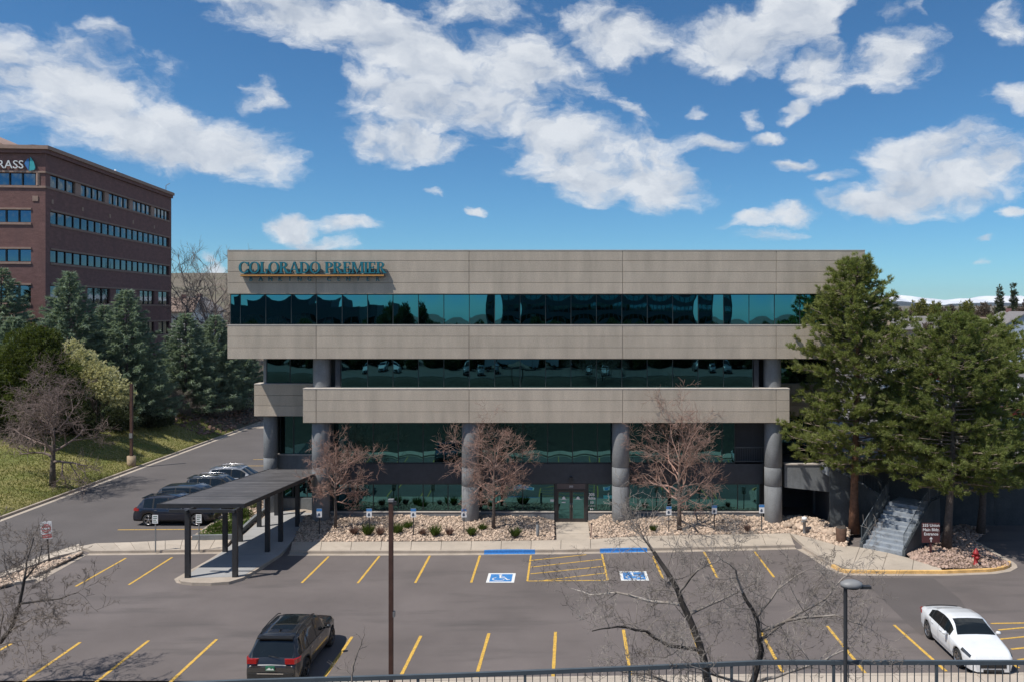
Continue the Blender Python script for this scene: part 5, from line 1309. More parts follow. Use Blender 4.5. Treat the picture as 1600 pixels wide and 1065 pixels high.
# roof features
q = MB(); n = 12; vs = [];
for yy in (4, 14):
    for k in range(n+1): a = math.pi*k/n; vs.append((-3.3+2.5*math.cos(a)*-1, yy, ZR-.3+1.25*math.sin(a)))
q.add(vs, [(k, k+1, n+2+k, n+1+k) for k in range(n)]+[tuple(range(n,-1,-1))]); q.build('barrel_roof', M_brickdk, LB)
q = MB(); q.add([(-20,3,ZR),(-4.4,3,ZR),(-8.2,3,ZR+2.0),(-20,3,ZR+7.0),(-20,14,ZR),(-4.4,14,ZR),(-8.2,14,ZR+2.0),(-20,14,ZR+7.0)], [(0,1,2,3),(7,6,5,4),(1,5,6,2),(2,6,7,3)]); q.build('sloping_screen', M_trim, LB)
q = MB(); q.tube([(-.3,34.6,ZR),(-.3,34.6,ZR+1.0),(.3,34.4,ZR+1.3)], .05, 6); q.build('roof_camera', M_grey, LB)
q = MB(); q.tube([(-.3,17.6,ZR),(-.3,17.6,ZR+.5)], .12, 8); q.build('roof_cap', M_lettw, LB)

# ------------------------------------------------------------------ trees
def rdir(rg, n):
    v = rg.normal(size=(n,3)); return v/np.linalg.norm(v, axis=1, keepdims=True)
def needles(Pn, Dn, K, length, width, rg, spread=.75, jit=.05):
    """K thin triangles radiating from every tuft point along its direction"""
    n = len(Pn); Pn = np.repeat(Pn, K, 0); Dn = np.repeat(Dn, K, 0)
    d = Dn + rdir(rg, n*K)*spread; d /= np.linalg.norm(d, axis=1, keepdims=True)
    b = Pn + rdir(rg, n*K)*jit; w = np.cross(d, rdir(rg, n*K)); w /= np.linalg.norm(w, axis=1, keepdims=True)+1e-9
    Ln = length*rg.uniform(.6,1.25,(n*K,1)); wd = width*rg.uniform(.7,1.3,(n*K,1))
    V = np.empty((n*K,3,3)); V[:,0] = b-w*wd; V[:,1] = b+w*wd; V[:,2] = b+d*Ln
    return V.reshape(-1,3)
def tri_idx(V): return np.arange(len(V)).reshape(-1,3)
def pine_tree(name, label, x, y, z0, ztop, hb, rmax, seed, lean=(0,0), tr=.24, K=22, nb=120, group=None, leaf=None, bark=None, forks=1, prof=None):
    rg = np.random.default_rng(seed); t = thing(name, label, 'tree', (x,y,z0), 0, group); Ht = ztop-z0
    q = MB(); axis = []
    for i in range(9):
        k = i/8; axis.append(Vector((lean[0]*k*Ht+.12*math.sin(k*5+seed), lean[1]*k*Ht+.1*math.cos(k*4+seed), k*Ht*.98)))
    q.tube(axis, [tr*(1-.86*(i/8)**.9)*(1.25 if i == 0 else 1) for i in range(9)], 12); q.build('trunk', bark or M_barkpine, t)
    def ax(z):
        k = min(1, max(0, z/(Ht*.98)))*8; i = min(7, int(k)); return axis[i].lerp(axis[i+1], k-i)
    prof = prof or [(0,.62),(.12,.86),(.3,1),(.55,.84),(.75,.60),(.9,.34),(1,.10)]
    pf = crv(prof); P_ = []; D_ = []; bm = MB()
    lob = [(rg.uniform(0,6.28), rg.uniform(.1,.95), rg.uniform(-.42,.28)) for _ in range(16)]
    for i in range(nb):
        k = (i+rg.uniform(0,1))/nb; k = k**.92; a = i*2.399+rg.uniform(-.5,.5); z = hb+(Ht*.985-hb)*k
        r = rmax*pf(k)*rg.uniform(.72,1.08)
        for la, lk, lw in lob:
            da = math.cos(a-la); r *= 1+lw*max(0,da)**4*math.exp(-((k-lk)/.10)**2)
        if rg.random() < .08: r *= .5
        p0 = ax(z); tilt = -.10+.75*k**1.4+rg.uniform(-.15,.15); dirv = Vector((math.cos(a), math.sin(a), 0))
        pts = []
        for s in range(6):
            f = s/5; pts.append(p0 + dirv*(r*f) + Vector((0,0,r*f*tilt*.55 + .28*r*f*f*.5)) + Vector(rg.normal(size=3)*.05*f))
        bm.tube(pts, [.055*(1-k*.6)*(1-f*.8)+.006 for f in (0,.2,.4,.6,.8,1)], 4, cap=False)
        nsub = int(4+r*3.5)
        for j in range(nsub):
            f = 1-(.80*(j/max(1,nsub-1)))**1.0 if j else 1.0
            f = max(.16, f); ii = min(4, int(f*5)); b0 = pts[ii].lerp(pts[ii+1], f*5-ii)
            sa = a + rg.choice((-1,1))*rg.uniform(.3,1.3); sl = rg.uniform(.30,.95)*(1.15-f*.45)*min(1.15, .45+r*.2)
            sd = Vector((math.cos(sa), math.sin(sa), rg.uniform(-.1,.65)))
            if j == 0: sd = (pts[5]-pts[4]).normalized(); sl = .3
            b1 = b0 + sd*sl
            if sl > .35: bm.tube([b0, b0.lerp(b1,.5)+Vector((0,0,-.03)), b1], [.016,.011,.006], 3, cap=False)
            nt_ = 3 if sl < .5 else 5
            for u in range(nt_):
                pp = b0.lerp(b1, .35+.65*(u+1)/nt_); P_.append(pp + Vector(rg.normal(size=3)*.07)); D_.append((sd.normalized()+Vector((0,0,.35))).normalized())
    P_ = np.array([tuple(v) for v in P_]); D_ = np.array([tuple(v) for v in D_])
    V = needles(P_, D_, K, .215, .018, rg, .80, .06)
    bm.build('branches', mat('pine_twigs', (.24,.19,.145), .9, n=3, amt=.3), t)
    npmesh('crown', V, tri_idx(V), leaf or M_pine, t)
    return t
def spruce(name, label, x, y, z0, ztop, rmax, seed, group=None, dens=1.0, leaf=None):
    rg = np.random.default_rng(seed); t = thing(name, label, 'tree', (x,y,z0), 0, group); Ht = ztop-z0
    q = MB(); q.tube([(0,0,-.2),(0,0,Ht*.5),(0,0,Ht*.98)], [.22,.13,.02], 8); q.build('trunk', M_bark, t)
    Vs = []; nw = int(Ht/.36)
    bm = MB()
    for w in range(nw):
        k = w/nw; z = .45+(Ht-.75)*k; nb = int(9-3*k)
        for j in range(nb):
            a = j*2*math.pi/nb + w*1.1 + rg.uniform(-.25,.25); r = rmax*(1-k)**.78*rg.uniform(.74,1.2)+.14
            c, s = math.cos(a), math.sin(a); n = int(max(10, 34*r/rmax*dens*2.6)); f = rg.uniform(.12,1,n)**.68
            lift = -.16*r*f+.20*r*f*f*1.1+.05*rg.normal(size=n)*.5
            lat = rg.normal(size=n)*.16*(1.15-f)*min(r,2.2)*.75 + rg.normal(size=n)*.05
            px = c*r*f-s*lat; py = s*r*f+c*lat; pz = z+lift+rg.normal(size=n)*.05
            Pn = np.stack([px,py,pz],1); Dn = np.tile(np.array([[c,s,-.05]]),(n,1)) + rg.normal(size=(n,3))*.35
            Dn[:,2] += .15
            Vs.append(needles(Pn, Dn, 4, .40, .052, rg, .50, .05))
        if w % 2 == 0: 
            for j in range(4): a = j*1.57+w; r = rmax*(1-k)**.8*.7; bm.tube([(0,0,z),(math.cos(a)*r, math.sin(a)*r, z-.06*r)], [.04,.012], 3, cap=False)
    V = np.concatenate(Vs); bm.build('branches', M_bark, t); npmesh('crown', V, tri_idx(V), leaf or M_spruce, t); return t
def leafcloud(name, label, cat, loc, lumps, n, size, width, m, seed, K=5, group=None, stems=None, trunk=None, outward=.8, shell=.55):
    """crown of leaf clumps spread through several lumps given as (x,y,z,rx,ry,rz) relative to loc"""
    rg = np.random.default_rng(seed); t = thing(name, label, cat, loc, 0, group)
    vol = np.array([l[3]*l[4]*l[5] for l in lumps])**(.72); pk = rg.choice(len(lumps), n, p=vol/vol.sum())
    Lm = np.array(lumps)[pk]; d = rdir(rg, n); rad = rg.uniform(shell**3,1,n)**(1/3)
    wob = 1+.16*np.sin(d[:,0]*7+seed)*np.sin(d[:,1]*6+pk)+.12*np.sin(d[:,2]*9+pk*2)
    Pn = Lm[:,:3] + d*Lm[:,3:6]*(rad*wob)[:,None]; Dn = d*outward + np.array([0,0,.25])
    keep = Pn[:,2] > .05; Pn, Dn = Pn[keep], Dn[keep]
    V = needles(Pn, Dn, K, size, width, rg, .9, size*.35)
    if trunk:
        q = MB(); r_, h_ = trunk; q.tube([(0,0,-.3),(0,0,h_*.5),(.05,0,h_)], [r_,r_*.8,r_*.5], 8)
        for l in lumps[:6]: q.tube([(0,0,h_*.55),(l[0]*.5,l[1]*.5,h_*.5+l[2]*.4),(l[0],l[1],l[2])], [r_*.5,r_*.3,r_*.1], 5)
        q.build('trunk', M_bark, t)
    npmesh('crown', V, tri_idx(V), m, t); return t
def grow(bm, p, d, L, r, lev, rg, spread, up, nseg=4, kids=4, wob=.16, minr=.006, rat=(.45,.72)):
    pts = [p.copy()]; dd = d.copy(); sg = L/nseg
    for i in range(nseg):
        dd = (dd + Vector(rg.normal(size=3)*wob) + Vector((0,0,up*.12))).normalized(); pts.append(pts[-1]+dd*sg)
    rs = [max(minr*.6, r*(1-.62*i/nseg)) for i in range(nseg+1)]
    bm.tube(pts, rs, 7 if r > .06 else (5 if r > .025 else 3), cap=False)
    if lev <= 0: return
    for k in range(kids):
        f = (.22+.78*(k+.5)/kids)*nseg; i = min(nseg-1, int(f)); b = pts[i].lerp(pts[i+1], f-i)
        bd = (pts[i+1]-pts[i]).normalized(); o = bd.orthogonal().normalized(); o.rotate(Matrix.Rotation(rg.uniform(0,6.28), 3, bd)) 
        nd_ = (bd*(1-spread*.35)+o*spread*rg.uniform(.6,1.2)+Vector((0,0,up*.3))).normalized()
        grow(bm, b, nd_, L*rg.uniform(*rat), max(minr, rs[i]*.58), lev-1, rg, spread, up, max(2,nseg-1), kids, wob, minr, rat)
def bare_tree(name, label, x, y, z0, height, spread_w, hb, tr, m_tr, m_tw, seed, limbs=9, levels=3, kids=4, spread=.75, up=.5, minr=.008, group=None, wob=.17):
    rg = np.random.default_rng(seed); t = thing(name, label, 'tree', (x,y,z0), 0, group)
    q = MB(); top = Vector((rg.uniform(-.15,.15), rg.uniform(-.1,.1), height*.62)); tp = [Vector((0,0,-.15)), Vector((.02,0,hb*.6)), Vector((top.x*.4, top.y*.4, hb)), top]
    q.tube(tp, [tr*1.2, tr, tr*.85, tr*.3], 9); q.build('trunk', m_tr, t)
    bm = MB()
    for i in range(limbs):
        k = i/(limbs-1) if limbs > 1 else .5; z = hb*.92+(height*.60-hb*.92)*k; f = (z-hb)/(height*.62-hb) if z > hb else 0
        b = Vector((top.x*(.4+.6*f), top.y*(.4+.6*f), z)); a = i*2.399+rg.uniform(-.4,.4)
        el_ = .25+.9*k; dv = Vector((math.cos(a)*math.cos(el_), math.sin(a)*math.cos(el_), math.sin(el_)))
        L = (spread_w/2)*.78*(1-k)+height*.40*k; L *= rg.uniform(.8,1.1)
        grow(bm, b, dv, L, tr*(.55-.25*k), levels, rg, spread, up, 5, kids, wob, minr)
    bm.build('branches', m_tw, t); return t

# the pines at the right
M_pineb = leafmat('pine_needles_b', (.155,.195,.054), (.240,.265,.090), .9)
pine_tree('pine_tree', 'tall pine overlapping the right end of the office building, reddish trunk left of the stairs', 16.85, 48.4, .2, 16.2, 3.4, 4.35, 11, lean=(.0,0), nb=170, tr=.27,
          prof=[(0,.78),(.15,1.0),(.35,1.0),(.5,.88),(.64,.72),(.78,.52),(.88,.36),(.96,.22),(1,.12)])
pine_tree('pine_tree', 'bushy pine at the right standing in the rock island, nearest the red hydrant', 20.85, 45.4, .2, 12.9, 3.1, 3.95, 12, lean=(.025,0), nb=125, tr=.23, bark=M_bark, leaf=M_pineb,
          prof=[(0,.80),(.2,1.0),(.45,1.0),(.68,.80),(.85,.50),(1,.16)])
pine_tree('pine_tree', 'wide pine at the right edge of the picture behind the rock island', 24.1, 48.4, .2, 12.6, 2.9, 4.7, 13, lean=(.02,0), nb=130, tr=.22, bark=M_bark,
          prof=[(0,.70),(.2,.95),(.45,1.0),(.7,.80),(.85,.5),(1,.12)])
pine_tree('pine_tree', 'short pine filling in low behind the stairs against the retaining wall', 21.6, 52.6, 3.7, 9.6, .6, 2.6, 14, nb=60, tr=.13)
# spruces on the left slope
def sp(u, y, vtop, rmax, seed, label, **k):
    x = PX(u, y); spruce('spruce_tree', label, x, y, H(x, y), PZ(vtop, y), rmax, seed, 'blue spruces on the left slope', **k)
sp(108, 80, 418, 4.9, 31, 'blue spruce with the highest tip, in front of the corner of the brick block')
sp(198, 82, 446, 5.0, 32, 'large blue spruce directly behind the slim brown pole on the lawn')
sp(163, 88, 470, 4.4, 33, 'blue spruce half hidden between the two largest spruces')
sp(290, 91, 484, 4.8, 34, 'blue spruce right of the brick block, below the white house')
sp(336, 96, 486, 4.6, 35, 'blue spruce nearest the left end of the concrete office building')
sp(372, 101, 520, 4.0, 36, 'dark spruce partly hidden behind the left end of the concrete bands')
sp(2, 84, 412, 5.1, 37, 'blue spruce cut by the left edge of the picture')
sp(22, 78, 488, 4.0, 38, 'shorter blue spruce at the left edge in front of the brick block')
x = PX(50, 69); leafcloud('juniper_tree', 'broad dark yellow-green conifer at the left edge behind the leafless tree', 'tree', (x, 69, H(x,69)),
    [(0,0,7.0,2.6,2.4,2.4),(-1.6,.2,5.4,2.2,2.2,2.4),(1.8,-.3,5.2,2.3,2.2,2.4),(.1,-.3,3.6,2.9,2.4,2.2),(-2.6,0,3.8,2.0,2.0,2.0),(2.4,.2,3.8,1.7,1.8,1.7),(.9,0,8.2,1.3,1.3,1.1)], 7200, .30, .045, M_juniper, 41, 6, trunk=(.2,4))
x = PX(150, 74); leafcloud('flowering_bush', 'large pale yellow-green spring bush between the spruces and the leafless tree', 'bush', (x, 74, H(x,74)),
    [(-2.0,0,7.5,1.1,1.0,1.2),(-1.2,0,6.4,1.5,1.3,1.4),(.0,0,5.4,1.7,1.5,1.5),(1.2,0,4.5,1.6,1.4,1.4),(2.2,0,3.8,1.2,1.1,1.1),(-.7,0,5.6,1.1,1.1,1.1)], 3400, .16, .05, M_yelbush, 42, 5, trunk=(.12,3.4))
for u, y, w, h, sd, lab in ((175,78,3.4,2.4,43,'dark low shrub under the large spruce left of the brown pole'),(232,82,3.0,1.6,44,'dark low shrub under the large spruce right of the brown pole'),(120,74,3.0,2.6,45,'dark low shrub below the pale yellow-green bush'),(10,71,3.4,2.6,46,'dark low shrub at the left edge below the broad conifer'),(70,73,3.4,2.8,49,'dark low shrub right behind the leafless tree')):
    x = PX(u, y); leafcloud('evergreen_shrub', lab, 'shrub', (x, y, H(x,y)), [(0,0,h*.4,w*.6,w*.5,h*.6),(w*.4,0,h*.3,w*.4,w*.4,h*.45),(-w*.4,0,h*.35,w*.4,w*.4,h*.5)], 1700, .24, .04, M_bgpine, sd, 6, 'dark shrubs at the foot of the left conifers')
def bt(u, y, vtop, *a, z=None, name='bare_tree', **k):
    x = PX(u, y); z0 = H(x, y) if z is None else z; return bare_tree(name, a[0], x, y, z0, PZ(vtop, y)-z0, *a[1:], **k)
bt(82, 60.2, 588, 'leafless purplish-brown tree with a wide crown on the lawn at left', 9.6, 1.9, .19, M_bark, M_twigbrown, 51, limbs=13, levels=4, kids=4, spread=.95, up=.12, minr=.013)
for u, y, w, h, sd, lab in ((275,87,3.0,2.6,52,'grey leafless shrub beside the red stones at the top of the lawn'),(342,93,1.8,1.6,53,'small grey leafless shrub among the stones under the right spruces'),(395,110,4,5,54,'brown leafless thicket behind the end of the drive')):
    x = PX(u, y); bare_tree('leafless_shrub', lab, x, y, H(x,y), h, w*1.7, .12, .05, M_twiggrey, M_twiggrey, sd, limbs=14, levels=3, kids=5, spread=.8, up=.3, minr=.013)
# small ornamental trees in front of the office
bt(524, 49.0, 684, 'small reddish leafless tree in the gravel in front of the left big column', 2.9, 1.75, .085, M_bark, M_twigred, 61, z=.3, limbs=15, levels=4, kids=4, spread=.72, up=.25, wob=.24, minr=.0075)
bt(771, 49.0, 655, 'reddish leafless tree right of the second column, left of the entrance', 3.6, 1.6, .10, M_bark, M_twigred, 62, z=.3, limbs=16, levels=4, kids=4, spread=.85, up=.22, wob=.24, minr=.0075)
bt(1061, 49.0, 640, 'tallest reddish leafless tree in front of the windows right of the entrance', 6.4, 1.6, .12, M_bark, M_twigred, 63, z=.3, limbs=16, levels=4, kids=4, spread=.70, up=.22, wob=.2, minr=.0078)
# far left bare trees
bt(291, 128, 398, 'tall leafless tree against the sky between the brick block and the office', 9.5, 3, .24, M_bark, M_twiggrey, 64, limbs=10, levels=4, kids=3, spread=.6, up=.5, minr=.022)
bt(338, 140, 410, 'second leafless tree against the sky, nearer the office roof edge', 10, 4, .26, M_bark, M_twiggrey, 65, limbs=10, levels=4, kids=3, spread=.6, up=.5, minr=.024)
bt(322, 118, 436, 'brown twiggy tree in front of the hill left of the office roof', 8, 2, .2, M_bark, M_twigbrown, 66, limbs=14, levels=4, kids=3, spread=.8, up=.3, minr=.026)
bt(350, 112, 452, 'dense brown leafless tree touching the left end of the top windows', 7, 2, .18, M_bark, M_twigbrown, 67, limbs=14, levels=4, kids=3, spread=.8, up=.3, minr=.024)

# foreground tree tops, limbs traced in depth
def limb_tree(name, label, base, limbs, m_tr, m_tw, seed, lev=3, kids=5, up=.25, spread=.8, minr=.006, clen=.5, wob=.2, dens=1.0, rat=(.45,.72)):
    """limbs: list of (y, start radius, end radius, [(u,v,dy)...]); twigs sprout along every limb"""
    rg = np.random.default_rng(seed); bx = Vector(base); t = thing(name, label, 'tree', tuple(bx)); q = MB(); bm = MB()
    for li, (y, r0, r1, pts) in enumerate(limbs):
        P_ = [Vector((PX(u, y+dy), y+dy, PZ(v, y+dy)))-bx for u, v, dy in pts]
        F = []
        for a, b in zip(P_, P_[1:]):
            for i in range(3): F.append(a.lerp(b, i/3)+Vector(rg.normal(size=3)*.012*(1 if i else 0)))
        F.append(P_[-1]); n = len(F); rs = [r0+(r1-r0)*i/(n-1) for i in range(n)]
        (q if r0 > .035 else bm).tube(F, rs, 8 if r0 > .035 else 5, cap=False)
        for i in range(2 if li else 4, n):
            for k in range(int((2.2 if rg.random() < .5 else 1.6)*dens+rg.random())):
                bd = (F[i]-F[i-1]).normalized(); o = Vector(rg.normal(size=3)).normalized(); dv = (bd*.5+o*.8+Vector((0,0,up*.5))).normalized()
                grow(bm, F[i], dv, clen*rg.uniform(.6,1.3), max(minr, rs[i]*.42 if rs[i] < .03 else .011), lev, rg, spread, up, 4, kids, wob, minr, rat)
    q.build('trunk', m_tr, t); bm.build('branches', m_tw, t); return t
yT = 15.6
limb_tree('foreground_tree', 'dark leafless tree rising from the bottom edge right of centre across the parking lot', (PX(1125,yT), yT, H(PX(1125,yT), yT)), [
    (yT, .095, .035, [(1128,1240,0),(1118,1110,0),(1100,1030,0),(1075,960,0),(1050,905,0),(1022,862,.1)]),
    (yT, .034, .010, [(1022,862,.1),(1005,840,.3),(985,820,.6)]),
    (yT, .040, .010, [(1095,1015,0),(1045,1008,-.2),(1010,985,-.4),(965,978,-.6),(925,985,-.9)]),
    (yT, .034, .009, [(1068,945,0),(1015,938,.3),(965,925,.6),(920,928,.9),(890,918,1.1)]),
    (yT, .030, .008, [(1075,960,0),(1130,935,.3),(1180,910,.7)]),
    (yT, .028, .008, [(1060,925,0),(1090,890,-.4),(1130,870,-.6)]),
    (yT, .075, .028, [(1125,1130,0),(1175,1070,-.3),(1190,1015,-.4),(1182,965,-.5),(1160,925,-.6)]),
    (yT, .032, .009, [(1188,1000,-.4),(1235,965,-.1),(1290,935,.2),(1310,910,.4),(1330,890,.5)]),
    (yT, .030, .009, [(1190,985,-.4),(1250,965,-.9),(1305,960,-1.2),(1345,975,-1.3)]),
    (yT, .034, .010, [(1118,1110,0),(1060,1070,-.6),(1010,1052,-1.1),(960,1045,-1.3)]),
    (yT, .034, .010, [(1175,1070,-.3),(1120,1055,-1.3),(1080,1040,-1.9)]),
    (yT, .024, .008, [(1160,925,-.6),(1150,890,-.7),(1120,865,-.8)]),
    (yT, .024, .008, [(1182,965,-.5),(1215,920,-.7),(1260,890,-.8)]),
    (yT, .034, .010, [(1175,1070,-.3),(1230,1050,-.8),(1290,1030,-1.4),(1330,1010,-1.6)])], M_barkdk, mat('foreground_twigs', (.15,.125,.105), .85, n=2, col2=(.33,.29,.255), island=.3), 71, lev=3, kids=4, clen=.78, minr=.0042, dens=.75, wob=.13, spread=1.0, rat=(.28,.62))
yL = 29.0
limb_tree('foreground_tree', 'small leafless tree at the lower left edge over the gravel wedge', (PX(-20,yL), yL, 0), [
    (yL, .10, .045, [(-22,1075,0),(-5,1008,0),(15,985,0),(30,945,0),(38,905,0)]),
    (yL, .040, .012, [(38,905,0),(42,875,.3),(52,840,.5)]),
    (yL, .040, .012, [(32,942,0),(62,938,-.3),(92,935,-.5),(122,925,-.8)]),
    (yL, .040, .012, [(38,905,0),(60,880,.4),(66,850,.7)]),
    (yL, .035, .012, [(-5,1008,0),(5,960,.3),(-5,925,.6)]),
    (yL, .035, .012, [(30,925,0),(10,890,.2),(5,855,.4)]),
    (yL, .030, .012, [(15,985,0),(50,965,-.5),(90,965,-1.0)]),
    (yL, .030, .012, [(-5,1008,0),(25,1000,-.6),(45,1000,-1.0)]),
    (yL, .04, .012, [(-30,1040,0),(-60,960,.2),(-80,900,.4)])], M_barkdk, M_twiggrey, 72, lev=3, kids=4, clen=1.0, minr=.0085, dens=.75, wob=.12, spread=1.0, rat=(.28,.62))
yS = 12.6
limb_tree('sapling', 'thin pale twigs of a sapling poking above the fence beside the dark grey SUV', (PX(549,yS), yS, 5.87), [
    (yS, .018, .007, [(548,1190,0),(550,1062,0),(552,1040,0),(560,1015,0),(570,990,0)]),
    (yS, .009, .004, [(550,1058,0),(540,1045,0),(525,1040,0)])], M_twiggrey, M_twiggrey, 73, lev=1, kids=2, clen=.13, minr=.003, dens=.8)

# plants in the beds
def grass_clump(u, v, r, hgt, label, m, seed, name='grass_clump', n=220):
    p = G(u, v, .32); rg = np.random.default_rng(seed); t = thing(name, label, 'plant', (p.x, p.y, .28), 0, 'small plants in the gravel beds')
    a = rg.uniform(0,6.28,n); Pn = np.stack([np.cos(a)*r*.35*rg.random(n), np.sin(a)*r*.35*rg.random(n), np.zeros(n)],1)
    Dn = np.stack([np.cos(a)*rg.uniform(.1,.9,n), np.sin(a)*rg.uniform(.1,.9,n), np.ones(n)],1); Dn /= np.linalg.norm(Dn,axis=1,keepdims=True)
    V = needles(Pn, Dn, 1, hgt, .022, rg, .15, .02); npmesh('leaves', V, tri_idx(V), m, t)
    q = MB(); q.blob((0,0,-.02), r*.3, seed, 1, .2, squash=.5); q.build('crown_base', M_mulch, t)
M_dry = mat('dry_stems', (.20,.12,.09), .9, n=3, amt=.2, island=.3)
for i, (u, v, r, h, m, lab) in enumerate([(575,832,.5,.62,M_shrub,'green clump behind the second parking sign from the left'),(621,830,.6,.58,M_shrub,'green clump just right of the tall brown pole, first of two'),(637,824,.4,.5,M_shrub,'small green clump closest to the base wall right of the brown pole'),
        (680,833,.55,.6,M_shrub,'green clump midway between the brown pole and the second column'),(737,833,.45,.5,M_shrub,'green clump at the foot of the second column'),(754,826,.4,.4,M_shrub,'small olive clump between the second column and the tree trunk'),
        (805,835,.5,.5,M_shrub,'green clump in the twiggy shadow left of the bollard light'),(553,831,.4,.4,M_dry,'dry reddish stems left of the second parking sign'),(594,832,.4,.4,M_dry,'dry reddish stems between the second sign and the brown pole'),
        (660,832,.35,.3,M_dry,'dry reddish stems right of the third parking sign'),(702,832,.4,.35,M_dry,'dry reddish stems left of the fourth parking sign'),(1021,826,.4,.35,M_shrub,'small olive clump left of the tallest reddish tree'),
        (1168,826,.35,.3,M_dry,'dry tuft between the two right parking signs')]):
    grass_clump(u, v, r, h, lab, m, 100+i)
for i, (u, v, rr, lab) in enumerate([(376,806,.62,'green juniper mound beside the nose of the black SUV'),(388,790,.72,'middle green juniper mound in the left planter'),(399,780,.62,'farthest green juniper mound in the left planter'),(345,828,.7,'low green mound at the front of the left planter')]):
    p = G(u, v, .3); leafcloud('juniper_mound', lab, 'shrub', (p.x, p.y, .2), [(0,0,.25,rr,rr,.42),(rr*.5,.1,.2,rr*.6,rr*.6,.3),(-rr*.5,-.1,.2,rr*.6,rr*.6,.3)], 600, .10, .018, M_shrub, 120+i, 5, 'green mounds in the left planter')

# ------------------------------------------------------------------ town to the right and behind
def house(x, y, w, d, h, roofh, m_wall, m_roof, rz, label, win=2, dz=0):
    z0 = H(x, y)+dz; t = thing('house', label, 'house', (x, y, z0), rz)
    q = MB(); q.box(-w/2,w/2,-d/2,d/2,-4,h); q.add([(-w/2,-d/2,h),(-w/2,d/2,h),(-w/2,0,h+roofh),(w/2,-d/2,h),(w/2,d/2,h),(w/2,0,h+roofh)], [(0,2,1),(3,4,5)]); q.build('wall', m_wall, t)
    q = MB(); o = .4; s = roofh/(d/2)
    for sg in (-1,1):
        vs = [(-w/2-o, sg*(d/2+o), h-o*s+.03),(w/2+o, sg*(d/2+o), h-o*s+.03),(w/2+o,0,h+roofh+.03),(-w/2-o,0,h+roofh+.03)]; V = vs+[(a,b,c+.18) for a,b,c in vs]
        fs = [(0,3,2,1),(4,5,6,7),(0,1,5,4),(1,2,6,5),(3,0,4,7)]; q.add(V, fs if sg < 0 else [f[::-1] for f in fs])
    rf = q.build('roof', m_roof, t); q = MB(); q.box(w*.2,w*.2+.7,-.4,.4,h+roofh*.4,h+roofh+.8); q.build('chimney', M_brick, rf)
    for k in range(win):
        xx = -w/2+w*(k+.5)/win; q = MB(); q.box(xx-.55,xx+.55,-d/2-.05,-d/2+.02,h*.45,h*.45+1.3); f = q.build('window', M_lettw, t); q = MB(); q.box(xx-.45,xx+.45,-d/2-.07,-d/2-.052,h*.45+.1,h*.45+1.2); q.build('pane', M_glassbl, f)
W_white = mat('white_siding', (.62,.62,.62), .8, n=3, amt=.08); W_blue = mat('blue_siding', (.38,.44,.52), .8, n=3, amt=.08); W_tan = mat('tan_siding', (.36,.28,.21), .8, n=3, amt=.1); R_gry = mat('grey_shingles', (.20,.185,.18), .9, n=3, amt=.2); R_brn = mat('brown_shingles', (.22,.16,.13), .9, n=3, amt=.2)
house(PX(268,152), 152, 9, 8, 4.2, 2.3, W_white, R_brn, R(10), 'white house with a brown roof between the brick block and the office', dz=2.6); house(PX(303,165), 165, 8, 8, 4.8, 2.6, W_white, R_gry, R(84), 'white gabled house end behind the tall leafless tree', dz=2.2)
hs_ = [(1432,215,15,10,4.6,3,W_tan,R_gry,5,'long grey-roofed house seen between the two big pines'),(1585,160,14,12,5.5,3.5,W_blue,R_gry,80,'pale blue gabled house at the right edge above the pines'),(1540,200,14,10,4.5,3,W_tan,R_brn,10,'tan house with a brown roof left of the blue gabled house'),
       (1418,300,14,10,5,3,W_white,R_gry,20,'white house low on the horizon beside the office roof pine'),(1468,270,14,10,4.5,3,W_white,R_brn,0,'white house with a brown roof behind the right pines'),(1615,230,16,11,5,3,W_tan,R_gry,0,'tan house just past the right edge of the picture'),(1500,340,16,11,5,3,W_tan,R_brn,15,'far tan house hidden among the pale green trees')]
for u, y, w, d, h, r_, mw, mr, rz, lab in hs_: house(PX(u,y), y, w, d, h, r_, mw, mr, R(rz), lab)
bgc = {}
def far_tree(u, y, vtop, wpx, kind, label):
    x = PX(u, y); z0 = H(x, y); h = PZ(vtop, y)-z0; w = wpx*y/CF
    m = {'ever':M_bgpine,'yel':M_bgyel,'bare':M_bgbare}[kind]
    if kind == 'ever': lumps = [(0,0,h*(.15+.16*i),w*.5*(1-.16*i)+.2,w*.5*(1-.16*i)+.2,h*.12) for i in range(6)]
    else: lumps = [(0,0,h*.62,w*.42,w*.4,h*.34),(w*.22,0,h*.5,w*.28,w*.3,h*.25),(-w*.22,.5,h*.52,w*.28,w*.3,h*.27),(.1*w,0,h*.8,w*.2,w*.2,h*.18)]
    leafcloud('background_tree', label, 'tree', (x,y,z0), lumps, 900, y*.0030, y*.0007, m, int(u*7+y), 4, 'trees on the horizon at the right', trunk=(.2+.001*y, h*.4), shell=.3)
